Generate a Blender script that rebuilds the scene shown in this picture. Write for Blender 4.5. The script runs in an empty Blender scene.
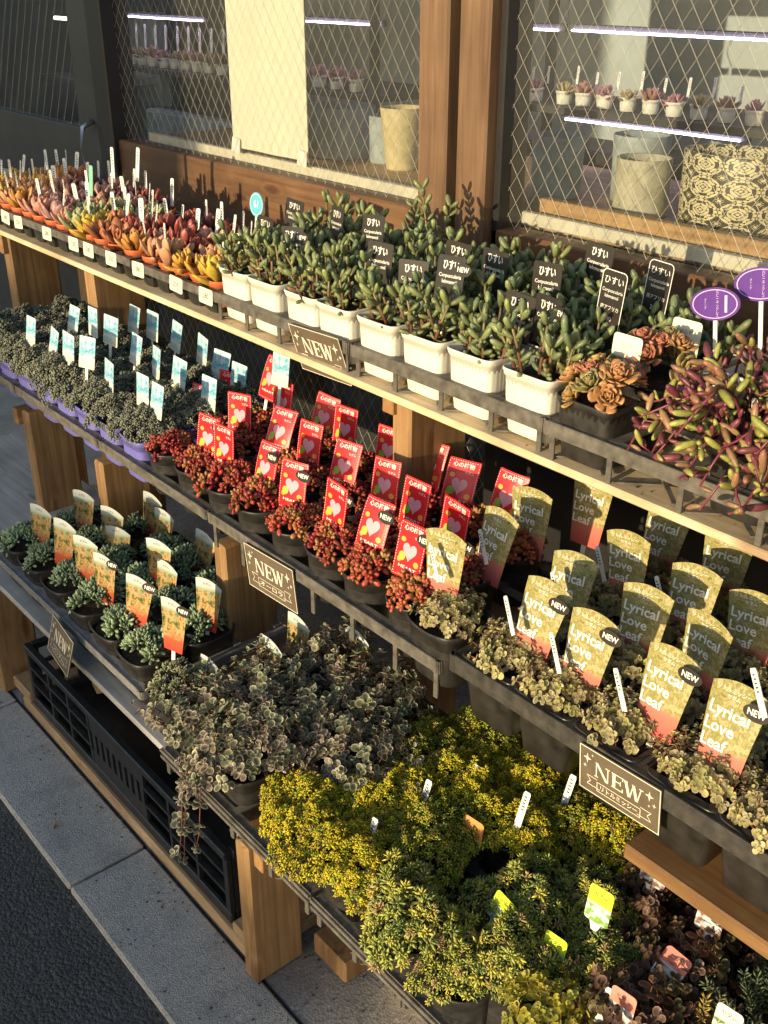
import bpy, math, random
import numpy as np
from mathutils import Vector, Matrix, Euler

random.seed(7)
RNG = np.random.default_rng(7)
SC = bpy.context.scene
COL = SC.collection
R = math.radians
PI = math.pi

# ------------------------------------------------------------------ camera
CAM_H, F_PX, PITCH, YAW = 1.5, 1064.0, R(27.0), R(40.1)
_fh = np.array([-math.cos(YAW), math.sin(YAW), 0.0])
_F = _fh * math.cos(PITCH) - np.array([0, 0, 1.0]) * math.sin(PITCH)
_R = np.array([math.sin(YAW), math.cos(YAW), 0.0])
_U = np.cross(_R, _F)


def at(px, py, Y):
    """the point of the plane y = Y seen at a photo pixel (used to read off where a tag stands in its row)"""
    d = _F + _R * (px - 384) / F_PX + _U * (512 - py) / F_PX
    k = Y / d[1]
    return np.array([0, 0, CAM_H]) + d * k


def at_z(px, py, Z):
    d = _F + _R * (px - 384) / F_PX + _U * (512 - py) / F_PX
    return np.array([0, 0, CAM_H]) + d * ((Z - CAM_H) / d[2])


# ------------------------------------------------------------------ materials
def new_mat(name):
    m = bpy.data.materials.new(name)
    m.use_nodes = True
    nt = m.node_tree
    b = nt.nodes['Principled BSDF']
    return m, nt, b


def N(nt, typ, **kw):
    n = nt.nodes.new(typ)
    for k, v in kw.items():
        if k.startswith('i_'):
            n.inputs[k[2:].replace('_', ' ')].default_value = v
        else:
            setattr(n, k, v)
    return n


def ramp(nt, stops, fac=None):
    r = nt.nodes.new('ShaderNodeValToRGB')
    e = r.color_ramp.elements
    while len(e) < len(stops):
        e.new(0.5)
    for el, (p, c) in zip(e, stops):
        el.position = p
        el.color = (*c, 1)
    if fac is not None:
        nt.links.new(fac, r.inputs[0])
    return r


def plain(name, col, rough=0.5, var=0.15, scale=60, spec=0.5, bump=0.0, bscale=200, coord='Object', metal=0.0):
    """one colour, broken up by two sizes of noise"""
    m, nt, b = new_mat(name)
    tc = N(nt, 'ShaderNodeTexCoord')
    n1 = N(nt, 'ShaderNodeTexNoise', i_Scale=scale, i_Detail=5.0)
    nt.links.new(tc.outputs[coord], n1.inputs['Vector'])
    lo = tuple(max(0, c * (1 - var)) for c in col)
    hi = tuple(min(1, c * (1 + var)) for c in col)
    r = ramp(nt, [(0.3, lo), (0.7, hi)], n1.outputs['Fac'])
    nt.links.new(r.outputs[0], b.inputs['Base Color'])
    b.inputs['Roughness'].default_value = rough
    b.inputs['Specular IOR Level'].default_value = spec
    b.inputs['Metallic'].default_value = metal
    if bump:
        n2 = N(nt, 'ShaderNodeTexNoise', i_Scale=bscale, i_Detail=4.0)
        nt.links.new(tc.outputs[coord], n2.inputs['Vector'])
        bp = N(nt, 'ShaderNodeBump', i_Strength=bump, i_Distance=0.002)
        nt.links.new(n2.outputs['Fac'], bp.inputs['Height'])
        nt.links.new(bp.outputs[0], b.inputs['Normal'])
    return m


def wood(name, c_lo, c_hi, axis='x', rough=0.6, grain=1.0):
    m, nt, b = new_mat(name)
    tc = N(nt, 'ShaderNodeTexCoord')
    mp = N(nt, 'ShaderNodeMapping')
    s = {'x': (1.5, 28, 28), 'y': (28, 1.5, 28), 'z': (28, 28, 1.5)}[axis]
    mp.inputs['Scale'].default_value = tuple(v * grain for v in s)
    nt.links.new(tc.outputs['Object'], mp.inputs['Vector'])
    n1 = N(nt, 'ShaderNodeTexNoise', i_Scale=2.2, i_Detail=8.0, i_Distortion=1.2)
    nt.links.new(mp.outputs[0], n1.inputs['Vector'])
    r = ramp(nt, [(0.28, c_lo), (0.5, tuple((a + b_) / 2 for a, b_ in zip(c_lo, c_hi))), (0.72, c_hi)], n1.outputs['Fac'])
    n2 = N(nt, 'ShaderNodeTexNoise', i_Scale=7.0, i_Detail=3.0)
    nt.links.new(tc.outputs['Object'], n2.inputs['Vector'])
    r2 = ramp(nt, [(0.35, (0.62, 0.58, 0.55)), (0.62, (1, 1, 1))], n2.outputs['Fac'])
    mx = N(nt, 'ShaderNodeMix', data_type='RGBA', blend_type='MULTIPLY')
    mx.inputs[0].default_value = 0.6
    nt.links.new(r.outputs[0], mx.inputs[6])
    nt.links.new(r2.outputs[0], mx.inputs[7])
    mk = N(nt, 'ShaderNodeMapping')
    mk.inputs['Scale'].default_value = {'x': (4.0, 13, 13), 'y': (13, 4.0, 13), 'z': (13, 13, 4.0)}[axis]
    nt.links.new(tc.outputs['Object'], mk.inputs['Vector'])
    vk = N(nt, 'ShaderNodeTexVoronoi', i_Scale=1.0)
    nt.links.new(mk.outputs[0], vk.inputs['Vector'])
    rk_ = ramp(nt, [(0.0, (0.30, 0.22, 0.18)), (0.10, (0.42, 0.32, 0.26)), (0.17, (1, 1, 1)), (0.24, (0.80, 0.76, 0.72)), (0.34, (1, 1, 1))], vk.outputs['Distance'])
    n3 = N(nt, 'ShaderNodeTexNoise', i_Scale=2.3, i_Detail=7.0, i_Roughness=0.7)
    nt.links.new(tc.outputs['Object'], n3.inputs['Vector'])
    r3 = ramp(nt, [(0.32, (0.55, 0.52, 0.50)), (0.5, (0.95, 0.94, 0.93)), (0.7, (1.0, 1.0, 1.0))], n3.outputs['Fac'])
    m2 = N(nt, 'ShaderNodeMix', data_type='RGBA', blend_type='MULTIPLY')
    m2.inputs[0].default_value = 0.75
    nt.links.new(mx.outputs[2], m2.inputs[6])
    nt.links.new(rk_.outputs[0], m2.inputs[7])
    m3 = N(nt, 'ShaderNodeMix', data_type='RGBA', blend_type='MULTIPLY')
    m3.inputs[0].default_value = 0.8
    nt.links.new(m2.outputs[2], m3.inputs[6])
    nt.links.new(r3.outputs[0], m3.inputs[7])
    nt.links.new(m3.outputs[2], b.inputs['Base Color'])
    b.inputs['Roughness'].default_value = rough
    bp = N(nt, 'ShaderNodeBump', i_Strength=0.35, i_Distance=0.001)
    nt.links.new(n1.outputs['Fac'], bp.inputs['Height'])
    nt.links.new(bp.outputs[0], b.inputs['Normal'])
    return m


def leafmat(name, rough=0.42, spec=0.4, var=0.25, trans=0.0):
    m, nt, b = new_mat(name)
    a = N(nt, 'ShaderNodeAttribute', attribute_name='Col')
    tc = N(nt, 'ShaderNodeTexCoord')
    n1 = N(nt, 'ShaderNodeTexNoise', i_Scale=220.0, i_Detail=3.0)
    nt.links.new(tc.outputs['Object'], n1.inputs['Vector'])
    r = ramp(nt, [(0.3, (1 - var,) * 3), (0.7, (1.0, 1.0, 1.0))], n1.outputs['Fac'])
    mx = N(nt, 'ShaderNodeMix', data_type='RGBA', blend_type='MULTIPLY')
    mx.inputs[0].default_value = 1.0
    nt.links.new(a.outputs['Color'], mx.inputs[6])
    nt.links.new(r.outputs[0], mx.inputs[7])
    nt.links.new(mx.outputs[2], b.inputs['Base Color'])
    b.inputs['Roughness'].default_value = rough
    b.inputs['Specular IOR Level'].default_value = spec
    if trans > 0:
        tr = N(nt, 'ShaderNodeBsdfTranslucent')
        nt.links.new(mx.outputs[2], tr.inputs['Color'])
        ms = N(nt, 'ShaderNodeMixShader')
        ms.inputs[0].default_value = trans
        out = nt.nodes['Material Output']
        nt.links.new(b.outputs[0], ms.inputs[1])
        nt.links.new(tr.outputs[0], ms.inputs[2])
        nt.links.new(ms.outputs[0], out.inputs['Surface'])
    return m


def emis(name, col, strength):
    m, nt, b = new_mat(name)
    b.inputs['Base Color'].default_value = (*col, 1)
    b.inputs['Emission Color'].default_value = (*col, 1)
    b.inputs['Emission Strength'].default_value = strength
    return m


def asphalt_mat():
    m, nt, b = new_mat('asphalt')
    tc = N(nt, 'ShaderNodeTexCoord')
    v = N(nt, 'ShaderNodeTexVoronoi', i_Scale=150.0)
    nt.links.new(tc.outputs['Object'], v.inputs['Vector'])
    n = N(nt, 'ShaderNodeTexNoise', i_Scale=9.0, i_Detail=6.0)
    nt.links.new(tc.outputs['Object'], n.inputs['Vector'])
    r1 = ramp(nt, [(0.0, (0.036, 0.037, 0.041)), (0.6, (0.066, 0.067, 0.071)), (0.93, (0.09, 0.09, 0.093)), (0.985, (0.32, 0.31, 0.3))], v.outputs['Color'])
    r2 = ramp(nt, [(0.3, (0.7, 0.7, 0.7)), (0.7, (1, 1, 1))], n.outputs['Fac'])
    mx = N(nt, 'ShaderNodeMix', data_type='RGBA', blend_type='MULTIPLY')
    mx.inputs[0].default_value = 1.0
    nt.links.new(r1.outputs[0], mx.inputs[6])
    nt.links.new(r2.outputs[0], mx.inputs[7])
    nt.links.new(mx.outputs[2], b.inputs['Base Color'])
    b.inputs['Roughness'].default_value = 0.5
    sc_ = N(nt, 'ShaderNodeSeparateColor')
    nt.links.new(v.outputs['Color'], sc_.inputs[0])
    nf = N(nt, 'ShaderNodeTexNoise', i_Scale=420.0, i_Detail=4.0)
    nt.links.new(tc.outputs['Object'], nf.inputs['Vector'])
    h1 = N(nt, 'ShaderNodeMath', operation='MULTIPLY_ADD')
    h1.inputs[1].default_value = -0.9
    nt.links.new(v.outputs['Distance'], h1.inputs[0])
    nt.links.new(sc_.outputs[1], h1.inputs[2])
    h2 = N(nt, 'ShaderNodeMath', operation='MULTIPLY_ADD')
    h2.inputs[1].default_value = 0.7
    nt.links.new(nf.outputs['Fac'], h2.inputs[0])
    nt.links.new(h1.outputs[0], h2.inputs[2])
    bp = N(nt, 'ShaderNodeBump', i_Strength=1.0, i_Distance=0.0045)
    nt.links.new(h2.outputs[0], bp.inputs['Height'])
    nt.links.new(bp.outputs[0], b.inputs['Normal'])
    return m


def concrete_mat(name, base, speck=0.35, vscale=260.0, bump=0.5):
    m, nt, b = new_mat(name)
    tc = N(nt, 'ShaderNodeTexCoord')
    n = N(nt, 'ShaderNodeTexNoise', i_Scale=5.0, i_Detail=9.0, i_Roughness=0.65)
    nt.links.new(tc.outputs['Object'], n.inputs['Vector'])
    v = N(nt, 'ShaderNodeTexVoronoi', i_Scale=vscale)
    nt.links.new(tc.outputs['Object'], v.inputs['Vector'])
    r1 = ramp(nt, [(0.28, tuple(c * 0.55 for c in base)), (0.48, tuple(c * 0.95 for c in base)), (0.72, tuple(c * 1.2 for c in base))], n.outputs['Fac'])
    r2 = ramp(nt, [(0.0, (1 - speck,) * 3), (0.35, (0.95,) * 3), (0.8, (1, 1, 1)), (0.97, (1.0 + speck,) * 3)], v.outputs['Color'])
    mx = N(nt, 'ShaderNodeMix', data_type='RGBA', blend_type='MULTIPLY')
    mx.inputs[0].default_value = 1.0
    nt.links.new(r1.outputs[0], mx.inputs[6])
    nt.links.new(r2.outputs[0], mx.inputs[7])
    nt.links.new(mx.outputs[2], b.inputs['Base Color'])
    b.inputs['Roughness'].default_value = 0.85
    bp = N(nt, 'ShaderNodeBump', i_Strength=bump, i_Distance=0.002)
    nt.links.new(v.outputs['Distance'], bp.inputs['Height'])
    nt.links.new(bp.outputs[0], b.inputs['Normal'])
    return m


def glass_mat(name, tint):
    m, nt, b = new_mat(name)
    nt.nodes.remove(b)
    t = N(nt, 'ShaderNodeBsdfTransparent')
    t.inputs[0].default_value = (*tint, 1)
    g = N(nt, 'ShaderNodeBsdfGlossy')
    g.inputs['Roughness'].default_value = 0.02
    lw = N(nt, 'ShaderNodeLayerWeight')
    pw = N(nt, 'ShaderNodeMath', operation='POWER')
    pw.inputs[1].default_value = 5.0
    nt.links.new(lw.outputs['Facing'], pw.inputs[0])
    ad = N(nt, 'ShaderNodeMath', operation='MULTIPLY_ADD')
    ad.inputs[1].default_value = 0.9
    ad.inputs[2].default_value = 0.035
    nt.links.new(pw.outputs[0], ad.inputs[0])
    df = N(nt, 'ShaderNodeBsdfDiffuse')  # faint pale film paints the hazy reflection on the panes
    df.inputs[0].default_value = (0.6, 0.6, 0.56, 1)
    tc = N(nt, 'ShaderNodeTexCoord')
    nz = N(nt, 'ShaderNodeTexNoise', i_Scale=3.0, i_Detail=6.0)
    nt.links.new(tc.outputs['Object'], nz.inputs['Vector'])
    dr = ramp(nt, [(0.3, (0.012, 0.012, 0.012)), (0.75, (0.045, 0.045, 0.045))], nz.outputs['Fac'])
    md = N(nt, 'ShaderNodeMixShader')
    nt.links.new(dr.outputs[0], md.inputs[0])
    nt.links.new(t.outputs[0], md.inputs[1])
    nt.links.new(df.outputs[0], md.inputs[2])
    ms = N(nt, 'ShaderNodeMixShader')
    nt.links.new(ad.outputs[0], ms.inputs[0])
    nt.links.new(md.outputs[0], ms.inputs[1])
    nt.links.new(g.outputs[0], ms.inputs[2])
    nt.links.new(ms.outputs[0], nt.nodes['Material Output'].inputs['Surface'])
    return m


def print_mat(name, stops_z, blob_cols, blob_scale=9.0, blob_lo=0.45, blob_hi=0.55, zlim=None, rough=0.55):
    """printed plant photo on a card: vertical ground colours, leaf-like blobs over them (card's own box coordinates)"""
    m, nt, b = new_mat(name)
    tc = N(nt, 'ShaderNodeTexCoord')
    sx = N(nt, 'ShaderNodeSeparateXYZ')
    nt.links.new(tc.outputs['Generated'], sx.inputs[0])
    g = ramp(nt, stops_z, sx.outputs['Z'])
    mp = N(nt, 'ShaderNodeMapping')
    mp.inputs['Scale'].default_value = (1.0, 0.0, 1.5)
    nt.links.new(tc.outputs['Generated'], mp.inputs['Vector'])
    v = N(nt, 'ShaderNodeTexNoise', i_Scale=blob_scale, i_Detail=6.0, i_Roughness=0.62, i_Distortion=0.3)
    nt.links.new(mp.outputs[0], v.inputs['Vector'])
    k = len(blob_cols)
    bc = ramp(nt, [(0.36 + 0.28 * i / max(1, k - 1), c) for i, c in enumerate(blob_cols)], v.outputs['Fac'])
    n = N(nt, 'ShaderNodeTexNoise', i_Scale=3.2, i_Detail=3.0)
    nt.links.new(mp.outputs[0], n.inputs['Vector'])
    fr = ramp(nt, [(blob_lo, (0, 0, 0)), (blob_hi, (1, 1, 1))], n.outputs['Fac'])
    fac = fr.outputs[0]
    if zlim:
        zr = ramp(nt, [(zlim[0], (0, 0, 0)), (zlim[0] + 0.06, (1, 1, 1)), (zlim[1] - 0.06, (1, 1, 1)), (zlim[1], (0, 0, 0))], sx.outputs['Z'])
        mu = N(nt, 'ShaderNodeMath', operation='MULTIPLY')
        nt.links.new(fac, mu.inputs[0])
        nt.links.new(zr.outputs[0], mu.inputs[1])
        fac = mu.outputs[0]
    mx = N(nt, 'ShaderNodeMix', data_type='RGBA')
    nt.links.new(fac, mx.inputs[0])
    nt.links.new(g.outputs[0], mx.inputs[6])
    nt.links.new(bc.outputs[0], mx.inputs[7])
    nt.links.new(mx.outputs[2], b.inputs['Base Color'])
    b.inputs['Specular IOR Level'].default_value = 0.15
    b.inputs['Roughness'].default_value = rough
    return m


M = {}
M['asphalt'] = asphalt_mat()
M['kerb'] = concrete_mat('kerb_concrete', (0.43, 0.41, 0.38), 0.5, 330.0, 0.6)
M['slab'] = concrete_mat('pavement_concrete', (0.27, 0.26, 0.25), 0.55, 190.0, 0.35)
M['post'] = wood('post_wood', (0.23, 0.125, 0.052), (0.46, 0.285, 0.13), 'z')
M['shaded_board'] = wood('shaded_board_wood', (0.20, 0.10, 0.035), (0.40, 0.23, 0.09), 'x')  # shade on the right middle board put into a darker wood colour
M['board'] = wood('board_wood', (0.60, 0.46, 0.27), (0.84, 0.71, 0.48), 'x')
M['beam'] = wood('beam_wood', (0.27, 0.13, 0.05), (0.48, 0.28, 0.12), 'y')
M['plank'] = wood('plank_wood', (0.36, 0.22, 0.11), (0.58, 0.42, 0.24), 'x')
M['grey_board'] = wood('weathered_board', (0.38, 0.38, 0.37), (0.62, 0.61, 0.58), 'x')
M['window_wood'] = wood('window_wood', (0.12, 0.068, 0.036), (0.225, 0.132, 0.07), 'z', 0.5)
M['rail_wood'] = wood('rail_wood', (0.11, 0.055, 0.026), (0.21, 0.11, 0.05), 'x', 0.5)
M['dark_frame'] = plain('dark_frame', (0.012, 0.011, 0.011), 0.5, 0.25, 20)
M['door_metal'] = plain('door_metal', (0.035, 0.036, 0.037), 0.45, 0.2, 14)
M['counter'] = wood('counter_wood', (0.35, 0.20, 0.08), (0.58, 0.38, 0.18), 'x')
M['cream'] = plain('cream_paint', (0.62, 0.58, 0.46), 0.55, 0.12, 15)
M['tray'] = plain('dusty_black_plastic', (0.105, 0.096, 0.080), 0.5, 0.5, 55, 0.5, 0.25, 500)
M['tray_dark'] = plain('half_dusty_plastic', (0.045, 0.042, 0.037), 0.42, 0.5, 60, 0.5, 0.2, 500)
M['tray_grey'] = plain('grey_plastic', (0.21, 0.205, 0.195), 0.55, 0.3, 50, 0.5, 0.2, 500)
M['tray2'] = plain('black_plastic', (0.022, 0.021, 0.020), 0.42, 0.5, 45)
M['crate'] = plain('crate_plastic', (0.018, 0.019, 0.021), 0.42, 0.4, 30)
M['pot_black'] = plain('pot_black', (0.026, 0.024, 0.022), 0.45, 0.5, 60, 0.5, 0.2, 300)
M['pot_gloss'] = plain('pot_gloss', (0.024, 0.022, 0.020), 0.30, 0.5, 40, 0.6, 0.15, 120)
M['pot_white'] = plain('pot_white', (0.70, 0.67, 0.58), 0.45, 0.13, 16)
M['pot_purple'] = plain('pot_purple', (0.15, 0.145, 0.44), 0.42, 0.12, 40)
M['pot_red'] = plain('pot_terracotta', (0.52, 0.125, 0.045), 0.5, 0.15, 60)
M['soil'] = plain('soil', (0.045, 0.032, 0.022), 0.9, 0.6, 180, 0.2, 1.0, 300)
M['leaf'] = leafmat('succulent_leaf')
M['leaf_thin'] = leafmat('thin_leaf', 0.5, 0.35, 0.25, 0.25)
M['stem'] = leafmat('stem_skin', 0.5, 0.4)
M['white'] = plain('white_plastic', (0.76, 0.75, 0.70), 0.4, 0.05, 20)
M['pale'] = plain('cream_sticker', (0.70, 0.66, 0.50), 0.6, 0.06, 20)
M['ink'] = plain('ink', (0.06, 0.055, 0.05), 0.6, 0.1)
M['white_ink'] = plain('white_ink', (0.82, 0.80, 0.74), 0.5, 0.03)
M['black_card'] = plain('black_card', (0.030, 0.026, 0.022), 0.35, 0.15)
M['sign_board'] = plain('sign_board', (0.115, 0.088, 0.058), 0.55, 0.15, 40)
M['sign_ink'] = plain('sign_ink', (0.78, 0.72, 0.56), 0.5, 0.05)
M['red_card'] = plain('red_card', (0.68, 0.018, 0.022), 0.35, 0.06)
M['pink_ink'] = plain('pink_ink', (0.80, 0.34, 0.40), 0.4, 0.08)
M['green_ink'] = plain('green_ink', (0.30, 0.42, 0.06), 0.4, 0.1)
M['orange_ink'] = plain('orange_ink', (0.80, 0.36, 0.06), 0.4, 0.1)
M['teal_ink'] = plain('teal_ink', (0.10, 0.42, 0.55), 0.4, 0.06)
M['purple_card'] = plain('purple_card', (0.10, 0.035, 0.24), 0.4, 0.08)
M['lilac_ink'] = plain('lilac_ink', (0.55, 0.45, 0.68), 0.5, 0.05)
M['mint'] = plain('mint_plastic', (0.20, 0.55, 0.33), 0.4, 0.06)
M['lyr'] = print_mat('lyrical_print', [(0.0, (0.50, 0.10, 0.09)), (0.30, (0.50, 0.17, 0.12)), (0.48, (0.40, 0.25, 0.10)), (1.0, (0.32, 0.26, 0.10))],
                     [(0.13, 0.14, 0.04), (0.36, 0.30, 0.12), (0.19, 0.19, 0.055), (0.46, 0.38, 0.20), (0.24, 0.20, 0.065)], 6.0, 0.25, 0.37, (0.30, 1.1))
M['blue_print'] = print_mat('blue_print', [(0.0, (0.62, 0.60, 0.48)), (0.32, (0.60, 0.62, 0.55)), (0.42, (0.38, 0.53, 0.58)), (1.0, (0.48, 0.62, 0.66))],
                            [(0.06, 0.26, 0.38), (0.16, 0.40, 0.50), (0.30, 0.52, 0.60)], 8.0, 0.44, 0.56, (0.34, 0.9))
M['sedum_print'] = print_mat('sedum_print', [(0.0, (0.45, 0.05, 0.03)), (0.26, (0.44, 0.09, 0.04)), (0.40, (0.42, 0.24, 0.09)), (0.62, (0.22, 0.24, 0.11)), (0.78, (0.26, 0.32, 0.20)), (0.86, (0.46, 0.50, 0.46)), (1.0, (0.52, 0.54, 0.50))],
                             [(0.03, 0.06, 0.025), (0.10, 0.13, 0.05), (0.42, 0.23, 0.06), (0.46, 0.35, 0.18), (0.28, 0.07, 0.03)], 5.5, 0.34, 0.5, (0.22, 0.80))
M['card_orange'] = print_mat('orange_print', [(0.0, (0.70, 0.66, 0.50)), (0.38, (0.70, 0.64, 0.48)), (0.42, (0.62, 0.26, 0.07)), (1.0, (0.66, 0.30, 0.09))],
                             [(0.20, 0.34, 0.08), (0.10, 0.22, 0.06)], 9, 0.5, 0.56, (-0.1, 0.36))
M['card_lime'] = print_mat('lime_print', [(0.0, (0.55, 0.62, 0.60)), (0.50, (0.58, 0.64, 0.60)), (0.54, (0.52, 0.66, 0.04)), (1.0, (0.60, 0.70, 0.05))],
                           [(0.14, 0.30, 0.06), (0.22, 0.40, 0.08)], 8, 0.44, 0.54, (-0.1, 0.5))
M['card_pink'] = print_mat('pink_print', [(0.0, (0.62, 0.66, 0.66)), (0.50, (0.64, 0.66, 0.64)), (0.54, (0.68, 0.22, 0.16)), (1.0, (0.70, 0.26, 0.20))],
                           [(0.10, 0.06, 0.05), (0.26, 0.14, 0.10)], 9, 0.40, 0.56, (-0.1, 0.5))
M['card_white'] = print_mat('white_print', [(0.0, (0.68, 0.64, 0.44)), (0.5, (0.76, 0.72, 0.54)), (1.0, (0.78, 0.74, 0.58))],
                            [(0.06, 0.12, 0.08), (0.10, 0.18, 0.10), (0.6, 0.56, 0.2)], 6, 0.46, 0.5, (0.0, 0.55))
M['glass'] = glass_mat('window_glass', (0.92, 0.93, 0.92))
M['wire'] = plain('mesh_wire', (0.40, 0.38, 0.32), 0.4, 0.05, metal=0.3)
M['paper'] = plain('wall_paper_sheet', (0.70, 0.68, 0.54), 0.7, 0.04, 8)
M['room_wall'] = plain('room_wall', (0.42, 0.48, 0.52), 0.8, 0.12, 3)
M['room_dark'] = plain('room_dark', (0.05, 0.05, 0.05), 0.7, 0.2, 6)
M['grey_pot'] = plain('grey_pot', (0.30, 0.35, 0.37), 0.7, 0.25, 25, 0.3, 0.4, 90)
M['stone_pot'] = plain('stone_pot', (0.40, 0.38, 0.29), 0.75, 0.25, 30, 0.3, 0.4, 90)
M['basket'] = plain('straw_pot', (0.52, 0.44, 0.24), 0.7, 0.15, 40)
M['led'] = emis('grow_light', (0.74, 0.60, 1.0), 20.0)
M['led_warm'] = emis('warm_light', (1.0, 0.85, 0.6), 3.0)
M['house_wall'] = plain('house_plaster', (0.45, 0.42, 0.37), 0.85, 0.1, 2)
M['house_roof'] = plain('roof_tiles', (0.10, 0.10, 0.11), 0.7, 0.2, 6)
M['house_glass'] = plain('house_window_glass', (0.06, 0.07, 0.08), 0.1, 0.1, 2)
M['chrome'] = plain('brushed_metal', (0.5, 0.5, 0.5), 0.3, 0.1, 20, metal=0.9)


def pattern_mat():
    m, nt, b = new_mat('patterned_glaze')
    tc = N(nt, 'ShaderNodeTexCoord')
    uv = N(nt, 'ShaderNodeMapping')
    nt.links.new(tc.outputs['UV'], uv.inputs['Vector'])
    uv.inputs['Scale'].default_value = (9.0, 3.4, 1.0)
    fr = N(nt, 'ShaderNodeVectorMath', operation='FRACTION')
    nt.links.new(uv.outputs[0], fr.inputs[0])
    sb = N(nt, 'ShaderNodeVectorMath', operation='SUBTRACT')
    sb.inputs[1].default_value = (0.5, 0.5, 0)
    nt.links.new(fr.outputs[0], sb.inputs[0])
    ab = N(nt, 'ShaderNodeVectorMath', operation='ABSOLUTE')
    nt.links.new(sb.outputs[0], ab.inputs[0])
    outs = []
    for cx, cy, k in ((0.22, 0.22, 95.0), (0.0, 0.0, 70.0), (0.5, 0.5, 80.0)):
        d = N(nt, 'ShaderNodeVectorMath', operation='DISTANCE')
        d.inputs[1].default_value = (cx, cy, 0)
        nt.links.new(ab.outputs[0], d.inputs[0])
        s = N(nt, 'ShaderNodeMath', operation='MULTIPLY')
        s.inputs[1].default_value = k * 0.36
        nt.links.new(d.outputs['Value'], s.inputs[0])
        c = N(nt, 'ShaderNodeMath', operation='COSINE')
        nt.links.new(s.outputs[0], c.inputs[0])
        outs.append(c.outputs[0])
    a = N(nt, 'ShaderNodeMath', operation='MAXIMUM')
    nt.links.new(outs[0], a.inputs[0])
    nt.links.new(outs[1], a.inputs[1])
    a2 = N(nt, 'ShaderNodeMath', operation='MULTIPLY')
    nt.links.new(a.outputs[0], a2.inputs[0])
    nt.links.new(outs[2], a2.inputs[1])
    r = ramp(nt, [(0.0, (0.05, 0.045, 0.03)), (0.02, (0.05, 0.045, 0.03)), (0.08, (0.60, 0.53, 0.34)), (1.0, (0.6, 0.54, 0.32))], a2.outputs[0])
    nt.links.new(r.outputs[0], b.inputs['Base Color'])
    b.inputs['Roughness'].default_value = 0.5
    return m


M['pattern'] = pattern_mat()


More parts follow.
